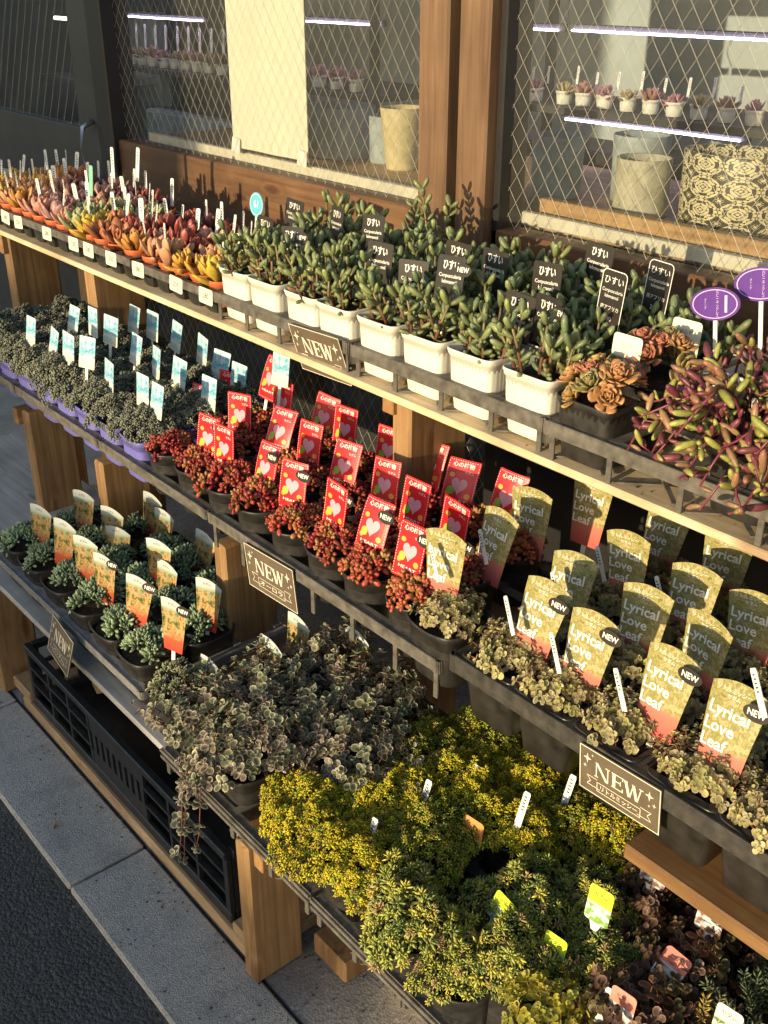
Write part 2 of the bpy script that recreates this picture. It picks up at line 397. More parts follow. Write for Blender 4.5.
# ------------------------------------------------------------------ mesh building
class MB:
    """collects shapes, then links them as ONE mesh object"""

    def __init__(self):
        self.V, self.C, self.Q, self.T, self.G, self.n = [], [], [], [], [], 0
        self.mq, self.mt, self.mg = [], [], []

    def add(self, V, quads=(), tris=(), ngons=(), col=(1, 1, 1), m=0):
        V = np.asarray(V, float).reshape(-1, 3)
        self.V.append(V)
        c = np.asarray(col, float)
        if c.ndim == 1:
            c = np.tile(c, (len(V), 1))
        self.C.append(c)
        if len(quads):
            q = np.asarray(quads, int).reshape(-1, 4) + self.n
            self.Q.append(q)
            self.mq.append(np.full(len(q), m))
        if len(tris):
            t = np.asarray(tris, int).reshape(-1, 3) + self.n
            self.T.append(t)
            self.mt.append(np.full(len(t), m))
        for g in ngons:
            self.G.append([i + self.n for i in g])
            self.mg.append(m)
        self.n += len(V)
        return self

    def data(self, name, mats, smooth=True, color=True):
        me = bpy.data.meshes.new(name)
        V = np.concatenate(self.V)
        Q = np.concatenate(self.Q) if self.Q else np.zeros((0, 4), int)
        T = np.concatenate(self.T) if self.T else np.zeros((0, 3), int)
        gl = [len(g) for g in self.G]
        loops = np.concatenate([Q.ravel(), T.ravel(), np.array([i for g in self.G for i in g], int)]).astype(np.int32)
        tot = np.concatenate([np.full(len(Q), 4), np.full(len(T), 3), np.array(gl, int)]).astype(np.int32)
        start = (np.cumsum(tot) - tot).astype(np.int32)
        me.vertices.add(len(V))
        me.vertices.foreach_set('co', V.astype(np.float32).ravel())
        me.loops.add(len(loops))
        me.loops.foreach_set('vertex_index', loops)
        me.polygons.add(len(tot))
        me.polygons.foreach_set('loop_start', start)
        me.polygons.foreach_set('loop_total', tot)
        mi = np.concatenate((self.mq + self.mt + [np.array(self.mg, int)]) or [np.zeros(0)]).astype(np.int32)
        me.polygons.foreach_set('material_index', mi)
        me.polygons.foreach_set('use_smooth', np.full(len(tot), smooth))
        if color:
            a = me.color_attributes.new('Col', 'FLOAT_COLOR', 'POINT')
            C = np.concatenate(self.C)
            a.data.foreach_set('color', np.concatenate([C, np.ones((len(C), 1))], 1).astype(np.float32).ravel())
        for m in (mats if isinstance(mats, (list, tuple)) else [mats]):
            me.materials.append(m)
        me.update(calc_edges=True)
        me.validate()
        return me

    # ---- shapes
    def box(self, lo, hi, m=0, ch=0.0, col=(1, 1, 1), rot=None, piv=None):
        """box with chamfered edges"""
        lo, hi = np.array(lo, float), np.array(hi, float)
        c, h = (lo + hi) / 2, (hi - lo) / 2
        ch = min(ch, h.min() * 0.45)
        if ch <= 0:
            s = np.array([[x, y, z] for x in (-1, 1) for y in (-1, 1) for z in (-1, 1)], float)
            V = c + s * h
            Q = [(0, 1, 3, 2), (4, 6, 7, 5), (0, 4, 5, 1), (2, 3, 7, 6), (0, 2, 6, 4), (1, 5, 7, 3)]
            T = []
        else:
            V, idx = [], {}
            for x in (-1, 1):
                for y in (-1, 1):
                    for z in (-1, 1):
                        for ax in range(3):
                            p = np.array([x, y, z]) * (h - ch)
                            p[ax] = (x, y, z)[ax] * h[ax]
                            idx[(x, y, z, ax)] = len(V)
                            V.append(c + p)
            Q, T = [], []
            for ax in range(3):
                o = [a for a in range(3) if a != ax]
                for s in (-1, 1):
                    f = []
                    for a, b_ in ((-1, -1), (1, -1), (1, 1), (-1, 1)):
                        k = [0, 0, 0]
                        k[ax], k[o[0]], k[o[1]] = s, a, b_
                        f.append(idx[(*k, ax)])
                    Q.append(f if (s > 0) != (ax == 1) else f[::-1])
            for ax in range(3):
                o = [a for a in range(3) if a != ax]
                for a in (-1, 1):
                    for b_ in (-1, 1):
                        k0, k1 = [0, 0, 0], [0, 0, 0]
                        k0[ax], k1[ax] = -1, 1
                        k0[o[0]] = k1[o[0]] = a
                        k0[o[1]] = k1[o[1]] = b_
                        Q.append((idx[(*k0, o[0])], idx[(*k1, o[0])], idx[(*k1, o[1])], idx[(*k0, o[1])]))
            for x in (-1, 1):
                for y in (-1, 1):
                    for z in (-1, 1):
                        T.append((idx[(x, y, z, 0)], idx[(x, y, z, 1)], idx[(x, y, z, 2)]))
            V = np.array(V)
        if rot is not None:
            Mx = np.array(Euler(rot).to_matrix())
            p = c if piv is None else np.array(piv, float)
            V = (V - p) @ Mx.T + p
        return self.add(V, Q, T, col=col, m=m)

    def tube(self, pts, rad, k=6, col=(1, 1, 1), m=0, caps=True):
        P = np.asarray(pts, float)
        n = len(P)
        r = np.full(n, rad) if np.isscalar(rad) else np.asarray(rad, float)
        tan = np.gradient(P, axis=0)
        tan /= np.linalg.norm(tan, axis=1)[:, None] + 1e-12
        ref = np.array([0, 0, 1.0]) if abs(tan[0][2]) < 0.9 else np.array([1.0, 0, 0])
        V = []
        for i in range(n):
            a = np.cross(tan[i], ref)
            a /= np.linalg.norm(a) + 1e-12
            b_ = np.cross(tan[i], a)
            ang = np.arange(k) * 2 * PI / k
            V.append(P[i] + r[i] * (np.cos(ang)[:, None] * a + np.sin(ang)[:, None] * b_))
        Q = [(i * k + j, i * k + (j + 1) % k, (i + 1) * k + (j + 1) % k, (i + 1) * k + j) for i in range(n - 1) for j in range(k)]
        G = [list(range(k))[::-1], list(range((n - 1) * k, n * k))] if caps else []
        c = np.asarray(col, float)
        if c.ndim == 2:
            c = np.repeat(c, k, axis=0)
        return self.add(np.concatenate(V), Q, ngons=G, col=c, m=m)

    def loft(self, rings, m=0, col=(1, 1, 1), cap0=False, cap1=False):
        k = len(rings[0])
        n = len(rings)
        V = np.concatenate([np.asarray(r, float) for r in rings])
        Q = [(i * k + j, i * k + (j + 1) % k, (i + 1) * k + (j + 1) % k, (i + 1) * k + j) for i in range(n - 1) for j in range(k)]
        G = []
        if cap0:
            G.append(list(range(k))[::-1])
        if cap1:
            G.append(list(range((n - 1) * k, n * k)))
        return self.add(V, Q, ngons=G, col=col, m=m)

    def prism(self, outline, y0, y1, m=0, col=(1, 1, 1)):
        """outline in the xz plane, thickness along y"""
        o = np.asarray(outline, float)
        k = len(o)
        A = np.stack([o[:, 0], np.full(k, y0), o[:, 1]], 1)
        B = np.stack([o[:, 0], np.full(k, y1), o[:, 1]], 1)
        Q = [(j, j + k, (j + 1) % k + k, (j + 1) % k) for j in range(k)]
        return self.add(np.concatenate([A, B]), Q, ngons=[list(range(k)), list(range(k, 2 * k))[::-1]], col=col, m=m)

    def instances(self, T, P, D, Nn, L, W, H, c0, c1, bend=0.0, m=0, jit=0.15, pw=1.0):
        """many leaves from one template"""
        tv, tq, tt, tp = T
        P, D, Nn = (np.asarray(a, float).reshape(-1, 3) for a in (P, D, Nn))
        n = len(P)
        D = D / (np.linalg.norm(D, axis=1)[:, None] + 1e-12)
        Nn = Nn - D * np.sum(Nn * D, 1)[:, None]
        Nn /= np.linalg.norm(Nn, axis=1)[:, None] + 1e-12
        S = np.cross(D, Nn)
        L, W, H = (np.broadcast_to(np.asarray(a, float), (n,)) for a in (L, W, H))
        x, y, z = tv[:, 0], tv[:, 1], tv[:, 2]
        V = (P[:, None] + (x[None] * W[:, None])[..., None] * S[:, None] + (y[None] * L[:, None])[..., None] * D[:, None]
             + (z[None] * H[:, None] + bend * (y[None] ** 2) * L[:, None])[..., None] * Nn[:, None])
        c0 = np.broadcast_to(np.asarray(c0, float), (n, 3))
        c1 = np.broadcast_to(np.asarray(c1, float), (n, 3))
        t = (tp ** pw)[None, :, None]
        C = c0[:, None] * (1 - t) + c1[:, None] * t
        C = np.clip(C * (1 + jit * (RNG.random((n, 1, 1)) * 2 - 1)), 0, 1)
        k = len(tv)
        off = (np.arange(n) * k)[:, None, None]
        Q = (tq[None] + off).reshape(-1, 4) if len(tq) else ()
        Tt = (tt[None] + off).reshape(-1, 3) if len(tt) else ()
        return self.add(V.reshape(-1, 3), Q, Tt, col=C.reshape(-1, 3), m=m)


def solid_leaf(prof, k=6, flat=0.0):
    """closed leaf: prof = [(t, half width 0..1, half thickness 0..1)], pointed at both ends"""
    V, tp = [(0, prof[0][0], 0)], [prof[0][0]]
    mid = prof[1:-1]
    for t, w, h in mid:
        for j in range(k):
            a = 2 * PI * j / k
            V.append((w * math.cos(a) * 0.5, t, h * math.sin(a) * 0.5))
            tp.append(t)
    V.append((0, prof[-1][0], 0))
    tp.append(prof[-1][0])
    n = len(mid)
    T = [(0, 1 + (j + 1) % k, 1 + j) for j in range(k)]
    Q = [(1 + i * k + j, 1 + i * k + (j + 1) % k, 1 + (i + 1) * k + (j + 1) % k, 1 + (i + 1) * k + j) for i in range(n - 1) for j in range(k)]
    e = len(V) - 1
    T += [(e, 1 + (n - 1) * k + j, 1 + (n - 1) * k + (j + 1) % k) for j in range(k)]
    return np.array(V, float), np.array(Q, int).reshape(-1, 4), np.array(T, int), np.array(tp, float)


def round_leaf(k=9):
    """flat round leaf with a paler margin: colour runs from the middle to the edge"""
    V = [(0, 0.5, -0.08)]
    tp = [0.0]
    for r, z in ((0.34, -0.05), (0.47, 0.04), (0.5, 0.06)):
        for j in range(k):
            a = 2 * PI * j / k - PI / 2
            V.append((r * math.cos(a) * (0.82 + 0.18 * math.sin(a * 0.5 + PI / 4)), 0.5 + r * math.sin(a), z))
            tp.append({0.34: 0.15, 0.47: 0.9, 0.5: 1.0}[r])
    T = [(0, 1 + j, 1 + (j + 1) % k) for j in range(k)]
    Q = [(1 + i * k + j, 1 + (i + 1) * k + j, 1 + (i + 1) * k + (j + 1) % k, 1 + i * k + (j + 1) % k) for i in range(2) for j in range(k)]
    return np.array(V, float), np.array(Q, int), np.array(T, int), np.array(tp, float)


BEAN = solid_leaf([(0, 0, 0), (0.08, .5, .5), (0.3, .88, .9), (0.62, 1, 1), (0.86, .72, .72), (1, 0, 0)], 6)
TINY = solid_leaf([(0, 0, 0), (0.35, .95, .95), (0.75, .8, .8), (1, 0, 0)], 4)
NEEDLE = solid_leaf([(0, 0, 0), (0.1, .8, .8), (0.6, 1, .9), (1, 0, 0)], 4)
BOAT = solid_leaf([(0, 0, 0), (0.04, .6, .55), (0.3, .85, .85), (0.65, 1, 1), (0.88, .75, .7), (0.97, .34, .3), (1, 0, 0)], 6)
ECHE = solid_leaf([(0, 0, 0), (0.05, .35, .9), (0.3, .62, 1), (0.62, 1, .85), (0.82, .82, .6), (0.95, .3, .3), (1, 0, 0)], 6)
SPOON = solid_leaf([(0, 0, 0), (0.1, .4, .8), (0.45, .8, 1), (0.75, 1, .9), (0.93, .7, .6), (1, 0, 0)], 6)
ROUND = round_leaf()
GA = PI * (3 - math.sqrt(5))


def frame_of(axis):
    a = np.asarray(axis, float)
    a = a / np.linalg.norm(a)
    r = np.array([1.0, 0, 0]) if abs(a[0]) < 0.8 else np.array([0, 1.0, 0])
    u = np.cross(a, r)
    u /= np.linalg.norm(u)
    return u, np.cross(a, u), a


def rosettes(mb, T, cs, axes, n, L, W, H, e0, e1, c0, c1, inner=0.45, r0=0.15, bend=0.0, rise=0.25, pw=1.0, jit=0.15, scale=None):
    """spiral rosettes at the points cs, one colour pair (or per-rosette pairs)"""
    cs = np.asarray(cs, float).reshape(-1, 3)
    Ps, Ds, Ns, Ls, C0, C1 = [], [], [], [], [], []
    for q, (c, ax) in enumerate(zip(cs, axes)):
        u, v, a = frame_of(ax)
        ph = RNG.random() * 6.28
        s = 1.0 if scale is None else scale[q]
        i = np.arange(n)
        f = i / max(1, n - 1)
        ang = ph + i * GA + RNG.normal(0, 0.12, n)
        el = e0 + (e1 - e0) * f + RNG.normal(0, 0.07, n)
        rad = (np.cos(ang)[:, None] * u + np.sin(ang)[:, None] * v)
        D = rad * np.cos(el)[:, None] + a * np.sin(el)[:, None]
        Nn = -rad * np.sin(el)[:, None] + a * np.cos(el)[:, None]
        l = L * s * (1 - (1 - inner) * f) * (1 + RNG.normal(0, 0.07, n))
        P = c + rad * (r0 * L * s * (1 - f))[:, None] + a * (rise * L * s * f)[:, None]
        Ps.append(P), Ds.append(D), Ns.append(Nn), Ls.append(l)
        k0 = np.asarray(c0 if np.ndim(c0) == 1 else c0[q], float)  # deeper base colour also paints the shade between the leaves
        k1 = np.asarray(c1 if np.ndim(c1) == 1 else c1[q], float)
        C0.append(np.tile(k0, (n, 1))), C1.append(np.tile(k1, (n, 1)))
    l = np.concatenate(Ls)
    mb.instances(T, np.concatenate(Ps), np.concatenate(Ds), np.concatenate(Ns), l, W / L * l, H / L * l,
                 np.concatenate(C0), np.concatenate(C1), bend=bend, jit=jit, pw=pw)


def dome_points(n, rad, h, squash=1.0, lump=0.25, seed=None, full=True):
    """points spread over an uneven mound, with outward axes"""
    pts, axes = [], []
    ph = RNG.random(6) * 6.28
    for i in range(n):
        r = math.sqrt((i + 0.5) / n)
        a = i * GA + RNG.normal(0, 0.25)
        rr = r * rad * (1 + lump * 0.5 * (math.sin(2 * a + ph[0]) + math.sin(3 * a + ph[1])) * r)
        z = h * math.sqrt(max(0.0, 1 - (r * 0.97) ** 2)) * (1 + lump * 0.6 * math.sin(a * 2 + ph[2] + r * 5)) + RNG.normal(0, h * 0.07)
        pts.append((rr * math.cos(a), rr * math.sin(a) * squash, max(z, -0.01)))
        t = r ** 1.6
        axes.append((math.cos(a) * t * 0.9 + RNG.normal(0, .15), math.sin(a) * t * 0.9 + RNG.normal(0, .15), 1 - 0.55 * t))
    return np.array(pts), np.array(axes)


def mixcol(cols, n, w=None):
    cols = np.array(cols, float)
    i = RNG.choice(len(cols), n, p=w)
    return cols[i]


# ---- scene graph helpers
def put(o, parent=None):
    COL.objects.link(o)
    if parent is not None:
        o.parent = parent
    return o


def part(name, me, parent=None, loc=None, rot=None, label=None):
    o = bpy.data.objects.new(name, me)
    put(o, parent)
    if loc is not None:
        o.location = loc
    if rot is not None:
        o.rotation_euler = rot
    if label:
        o['label'] = label
    return o


def thing(name, label, cat, loc=(0, 0, 0), rotz=0.0, group=None):
    o = bpy.data.objects.new(name, None)
    o.empty_display_size = 0.02
    COL.objects.link(o)
    o.location = loc
    o.rotation_euler = (0, 0, rotz)
    o['label'] = label
    o['category'] = cat
    if group:
        o['group'] = group
    return o


def structure(name, me):
    o = part(name, me)
    o['kind'] = 'structure'
    return o


NTH = ['zeroth', 'first', 'second', 'third', 'fourth', 'fifth', 'sixth', 'seventh', 'eighth', 'ninth', 'tenth', 'eleventh', 'twelfth',
       'thirteenth', 'fourteenth', 'fifteenth', 'sixteenth', 'seventeenth', 'eighteenth', 'nineteenth', 'twentieth']
ROWS = ['front row', 'second row', 'third row', 'fourth row', 'fifth row']


def nth(i, n):
    """i from 0 in a row of n, counted from the left"""
    if i == 0:
        return 'leftmost'
    if i == n - 1:
        return 'rightmost'
    return NTH[i + 1] + ' from the left'


# ---- lettering
_tc = {}


def text_geo(s, size=1.0, align='CENTER', vertical=False, bold=0.0):
    key = (s, align, vertical, bold)
    if key not in _tc:
        cu = bpy.data.curves.new('t', 'FONT')
        cu.body = '\n'.join(s) if vertical else s
        cu.align_x = align
        cu.align_y = 'CENTER'
        cu.size = 1.0
        cu.resolution_u = 2
        cu.offset = bold
        cu.space_line = 0.85 if vertical else 1.0
        ob = bpy.data.objects.new('t', cu)
        COL.objects.link(ob)
        bpy.context.view_layer.update()
        me = bpy.data.meshes.new_from_object(ob.evaluated_get(bpy.context.evaluated_depsgraph_get()))
        V = np.array([v.co[:] for v in me.vertices]).reshape(-1, 3)
        Fs = [list(p.vertices) for p in me.polygons]
        bpy.data.objects.remove(ob)
        bpy.data.meshes.remove(me)
        bpy.data.curves.remove(cu)
        _tc[key] = (V, Fs)
    V, Fs = _tc[key]
    return V * size, Fs


def add_text(mb, s, size, x, z, y, m=0, width=None, **kw):
    V, Fs = text_geo(s, size, **kw)
    if not len(V):
        return
    sx = 1.0
    if width:
        w = V[:, 0].max() - V[:, 0].min()
        sx = width / max(w, 1e-6)
    P = np.stack([V[:, 0] * sx + x, np.full(len(V), y), V[:, 1] + z], 1)
    mb.add(P, ngons=Fs, m=m)


def rounded(w, h, r, n=4, x=0, z=0):
    o = []
    for cx, cz, a0 in ((w / 2 - r, h - r, 0), (-w / 2 + r, h - r, 90), (-w / 2 + r, r, 180), (w / 2 - r, r, 270)):
        for i in range(n + 1):
            a = R(a0 + 90 * i / n)
            o.append((x + cx + r * math.cos(a), z + cz + r * math.sin(a)))
    return o[::-1]


def disc(rx, rz, x=0, z=0, n=24):
    return [(x + rx * math.cos(-2 * PI * i / n), z + rz * math.sin(-2 * PI * i / n)) for i in range(n)]


# ------------------------------------------------------------------ THE GROUND
mb = MB()
mb.add([(-120, -120, -0.012), (120, -120, -0.012), (120, 120, -0.012), (-120, 120, -0.012)], [(0, 1, 2, 3)])
structure('road', mb.data('road', M['asphalt'], False))

kerb = MB()
for k in range(-4, 6):
    x0 = -1.466 + 0.6 * k
    kerb.box((x0 + 0.003, 0.478, -0.10), (x0 + 0.597, 0.634, 0.0), ch=0.004)
structure('kerb_stones', kerb.data('kerb', M['kerb'], False))
mb = MB()
mb.box((-30, 0.641, -0.1), (30, 1.49, -0.003))
structure('pavement', mb.data('pavement', M['slab'], False))
mb = MB()
mb.box((-9, 1.06, -0.02), (-2.95, 1.488, 0.035), ch=0.006)
structure('shop_step', mb.data('step', M['kerb'], False))

# ------------------------------------------------------------------ THE SHOP FRONT
WY = 1.5
shop = thing('shop_front', 'dark framed shop front with wired glass windows and brown wooden posts', 'building', (0, 0, 0))


def shop_part(name, mb, mat, smooth=False, parent=None, label=None):
    return part(name, mb.data(name, mat, smooth), parent or shop, label=label)


mb = MB()
mb.box((-2.97, WY - 0.012, 0.90), (-1.45, WY + 0.045, 1.064), ch=0.003)
mb.box((-1.447, WY - 0.012, 0.90), (1.2, WY + 0.045, 1.058), ch=0.003)
shop_part('bottom_rail', mb, M['rail_wood'])
mb = MB()
mb.box((-1.45, WY, 0.0), (1.2, WY + 0.04, 0.898), ch=0.003)
shop_part('base_panel', mb, M['dark_frame'])
mb = MB()
mb.box((-2.95, WY, 0.0), (-1.452, WY + 0.04, 0.42), ch=0.003)
shop_part('base_panel', mb, M['dark_frame'])
for (x0, x1, y0) in ((-1.627, -1.546, -0.045), (-1.529, -1.450, -0.035)):
    mb = MB()
    mb.box((x0, WY + y0, 1.0), (x1, WY + 0.05, 2.6), ch=0.004)
    shop_part('window_post', mb, M['window_wood'])
mb = MB()
mb.box((-1.545, WY - 0.01, 1.0), (-1.530, WY + 0.045, 2.6))
mb.box((-1.4485, WY - 0.012, 1.0), (-1.432, WY + 0.06, 2.6), ch=0.003)
shop_part('window_frame', mb, M['dark_frame'])
mb = MB()
mb.box((-3.02, WY - 0.03, 0.0), (-2.955, WY + 0.06, 2.6), ch=0.004)
mb.box((-3.075, WY - 0.015, 0.0), (-3.022, WY + 0.06, 2.6), ch=0.004)
shop_part('door_frame', mb, M['dark_frame'])
mb = MB()
mb.box((-9.0, WY - 0.02, 2.5), (1.4, WY + 0.1, 4.2))
mb.box((1.2, WY - 0.02, 0.0), (6.0, WY + 0.1, 4.2))
mb.box((-9.0, WY - 0.02, 0.0), (-4.6, WY + 0.1, 2.5))
shop_part('upper_wall', mb, M['dark_frame'])


def wire_glass(name, x0, x1, z0, z1, y, dx=0.036, dz=0.052, rad=0.00042, glass=True):
    g = None
    mb = MB()
    mb.box((x0, y - 0.003, z0), (x1, y + 0.003, z1))
    g = shop_part('glass_pane', mb, M['glass'])
    w = MB()
    sl = dz / dx
    for s in (1, -1):
        k0 = int((x0 - (z1 - z0) / sl - abs(x0)) / dx) - 2
        x = x0 - (z1 - z0) / sl
        while x < x1 + (z1 - z0) / sl:
            # line: X = x + s*(Z-z0)/sl
            za, zb = z0, z1
            xa, xb = x, x + s * (z1 - z0) / sl
            lo, hi = (xa, xb) if s > 0 else (xb, xa)
            t0, t1 = 0.0, 1.0
            d = xb - xa
            for lim in (x0, x1):
                t = (lim - xa) / d
                if (lim == x0) == (d > 0):
                    t0 = max(t0, t)
                else:
                    t1 = min(t1, t)
            if t1 - t0 > 0.01:
                p = [(xa + d * t, y - 0.006 - 0.0018 * (s > 0), z0 + (z1 - z0) * t) for t in (t0, t1)]
                w.tube(p, rad, 4, caps=False)
            x += dx
    part('wire_mesh', w.data('wire_mesh', M['wire'], True, False), g)
    return g


wire_glass('w', -2.955, -1.628, 1.064, 2.5, WY + 0.02)
wire_glass('w', -1.431, 1.2, 1.058, 2.5, WY + 0.02, 0.0345, 0.049)
wire_glass('w', -2.95, -1.455, 0.42, 0.90, WY + 0.02)

# the door on the left: dark metal leaf with a glazed top
mb = MB()
mb.box((-3.205, WY - 0.01, 0.05), (-3.078, WY + 0.04, 2.48), ch=0.003)
mb.box((-4.6, WY - 0.006, 0.05), (-3.207, WY + 0.036, 1.073), ch=0.003)
mb.box((-4.6, WY - 0.006, 2.3), (-3.207, WY + 0.036, 2.48), ch=0.003)
door = shop_part('sliding_door', mb, M['door_metal'])
mb = MB()
mb.box((-4.6, WY + 0.012, 1.074), (-3.206, WY + 0.018, 2.3))
shop_part('door_glass', mb, M['glass'], parent=door)
w = MB()
for k in range(42):
    xa = -4.6 + 0.052 * k
    zt = min(1.23, (-3.207 - xa) * 1.7)
    if zt > 0.02:
        w.tube([(xa, WY + 0.008, 1.074), (xa + zt / 1.7, WY + 0.008, 1.074 + zt)], 0.0009, 4, caps=False)
part('wire_mesh', w.data('wm', M['wire'], True, False), door)
mb = MB()
mb.tube([(-3.11, WY - 0.012, 0.93), (-3.11, WY - 0.045, 0.95), (-3.11, WY - 0.06, 1.02), (-3.11, WY - 0.045, 1.085), (-3.11, WY - 0.012, 1.10)], 0.008, 8)
shop_part('door_handle', mb, M['chrome'], True, parent=door)

# the room behind the glass
mb = MB()
mb.box((-9.0, 3.4, 0), (3.0, 3.5, 2.6))
mb.box((-9.1, 1.62, 0), (-9.0, 3.5, 2.6))
mb.box((3.0, 1.62, 0), (3.1, 3.5, 2.6))
shop_part('back_wall', mb, M['room_wall'])
mb = MB()
mb.box((-9.0, 1.61, -0.02), (3.0, 3.4, 0.03))
shop_part('room_floor', mb, M['room_dark'])
mb = MB()
mb.box((-9.0, 1.61, 2.6), (3.0, 3.5, 2.7))
shop_part('ceiling', mb, M['room_dark'])

# window counter with its pale front edge
counter = thing('window_counter', 'long wooden window counter with pale front edge behind the wired glass', 'counter', (0, 0, 0))
mb = MB()
mb.box((-2.9, 1.575, 1.050), (1.1, 2.12, 1.074), ch=0.002)
part('counter_top', mb.data('counter', M['counter'], False), counter)
mb = MB()
mb.box((-2.9, 1.555, 1.060), (1.1, 1.573, 1.084), ch=0.002)
part('front_edge', mb.data('edge', M['cream'], False), counter)
bt = MB()
bt.box((-1.43, 1.60, 1.0745), (0.9, 1.622, 1.104), ch=0.002)
bto = part('wooden_batten', bt.data('batten', M['counter'], False), None)
bto['label'] = 'sunlit wooden batten lying along the counter inside the right window'
bto['category'] = 'batten'
mb = MB()
mb.box((-2.9, 2.08, 0.03), (1.1, 2.11, 1.049))
part('counter_front', mb.data('cf', M['room_dark'], False), counter)

mb = MB()
n = 14
xs = np.linspace(-2.43, -2.11, n)
ys = 1.550 - 0.002 * np.cos(np.arange(n) * 0.9) - 0.005
V = [(x, y, z) for x, y in zip(xs, ys) for z in (1.096, 2.2)] + [(x, y + 0.002, z) for x, y in zip(xs, ys) for z in (1.096, 2.2)]
Q = [(2 * i, 2 * i + 2, 2 * i + 3, 2 * i + 1) for i in range(n - 1)] + [(2 * n + 2 * i, 2 * n + 2 * i + 1, 2 * n + 2 * i + 3, 2 * n + 2 * i + 2) for i in range(n - 1)]
mb.add(V, Q)
sheet = thing('paper_sheet', 'cream paper sheet hanging inside the wired window left of the posts', 'paper')
part('sheet', mb.data('sheet', M['paper'], True), sheet)
mb = MB()
for x in (-2.415, -2.13):
    mb.prism([(x - 0.02, 1.087), (x + 0.018, 1.083), (x + 0.022, 1.118), (x - 0.012, 1.122)], 1.5385, 1.5395)
part('tape', mb.data('tape', M['white'], False), sheet)


def lathe(prof, k=28, uv=False):
    mb = MB()
    rings = [[(r * math.cos(2 * PI * j / k), r * math.sin(2 * PI * j / k), z) for j in range(k)] for r, z in prof]
    mb.loft(rings, cap0=True)
    return mb


def int_pot(label, x, y, rad, h, mat, taper=0.92, oval=1.0, z=1.0745, uv=False, rz=0):
    t = thing('planter', label, 'planter', (x, y, z), rz)
    mb = lathe([(rad * taper, 0.0), (rad * taper * 1.02, 0.004), (rad, h - 0.003), (rad * 0.985, h), (rad * 0.93, h - 0.001), (rad * 0.9, h * 0.75), (rad * 0.05, h * 0.74)])
    me = mb.data('planter', mat, True)
    if uv:
        l = me.uv_layers.new(name='UVMap')
        for p in me.polygons:
            angs = []
            for li in p.loop_indices:
                co = me.vertices[me.loops[li].vertex_index].co
                angs.append((li, math.atan2(co.y, co.x) / (2 * PI) + 0.5, co.z / h))
            mx = max(a[1] for a in angs)
            for li, a, b_ in angs:
                if mx - a > 0.5:
                    a += 1
                l.data[li].uv = (a, b_)
    o = part('body', me, t)
    o.scale = (1.0, oval, 1.0)
    return t


int_pot('dark grey cylinder planter nearest the window frame', -1.53, 1.76, 0.055, 0.125, M['grey_pot'], 0.9)
int_pot('tall grey planter standing behind the half lit stone planter', -1.395, 1.86, 0.058, 0.13, M['grey_pot'])
int_pot('stone coloured cylinder planter, half in sunlight', -1.295, 1.74, 0.053, 0.108, M['stone_pot'], 0.97)
int_pot('large oval planter with black and cream tile pattern', -1.115, 1.78, 0.108, 0.135, M['pattern'], 0.96, 0.75, uv=True)
int_pot('wide grey ribbed planter in the window left of the posts', -2.26, 1.76, 0.088, 0.122, M['grey_pot'], 0.95)
int_pot('narrow grey planter between the wide one and the straw pot', -2.10, 1.78, 0.046, 0.11, M['grey_pot'], 0.95)
int_pot('straw yellow rounded planter beside the left wooden post', -2.0, 1.74, 0.052, 0.14, M['basket'], 0.72)
int_pot('stone planter with a wide rim behind the straw pot', -1.98, 1.95, 0.06, 0.17, M['stone_pot'], 0.8)

# ------------------------------------------------------------------ PLANTS (one mesh per look)
def soil_mesh(rad, sq=True):
    mb = MB()
    k = 20
    ring = []
    for j in range(k):
        a = 2 * PI * j / k
        c, s = math.cos(a), math.sin(a)
        e = (abs(c) ** 4 + abs(s) ** 4) ** 0.25 if sq else 1
        ring.append((rad * c / e, rad * s / e, 0))
    mid = [(x * 0.5, y * 0.5, 0.003 + RNG.normal(0, 0.0008)) for x, y, z in ring]
    mb.loft([ring, mid], cap1=True)
    return mb.data('soil', M['soil'], True)


def pot_mesh(mat, top, bot, h, wall=0.0022, p=5.0, lip=0.005, ribs=0, k=40, sag=0.0):
    """square pot with rounded corners (p large) or round pot (p = 2): tapered, with a rolled lip"""
    mb = MB()

    def ring(r, z, rib=0.0, s=0.0):
        out = []
        for j in range(k):
            a = 2 * PI * j / k + PI / k
            c, s_ = math.cos(a), math.sin(a)
            e = (abs(c) ** p + abs(s_) ** p) ** (1 / p)
            rr = r / e
            if rib:
                rr *= 1 + rib * (0.5 + 0.5 * math.cos(ribs * a))
            zz = z + s * (math.cos(4 * a) * 0.5 + 0.5)
            out.append((rr * c, rr * s_, zz))
        return out
    rb = 0.016 if ribs else 0.0
    mb.loft([ring(bot, 0), ring(bot + 0.002, 0.002), ring(bot + (top - bot) * 0.55, h * 0.55, rb), ring(top - 0.0045, h - 0.016, rb), ring(top - 0.0035, h - 0.011, 0),
             ring(top - 0.002, h - 0.010, 0), ring(top, h - 0.002, 0, -sag), ring(top - 0.0006, h, 0, -sag), ring(top - wall, h, 0, -sag), ring(top - wall - 0.003, h * 0.7), ring(top - wall - 0.006, h * 0.68)], cap0=True)
    return mb.data('pot', mat, True)


def v_eche(c0, c1, seed, n=20, L=0.034, W=0.016, H=0.007, e0=0.35, e1=1.35, z=0.0):
    mb = MB()
    rosettes(mb, ECHE, [(0, 0, z)], [(RNG.normal(0, .1), RNG.normal(0, .1), 1)], n, L, W, H, e0, e1, c0, c1, inner=0.55, r0=0.16, bend=0.22, rise=0.35, pw=1.3, jit=0.18)
    return mb.data('rosette', M['leaf'], True)


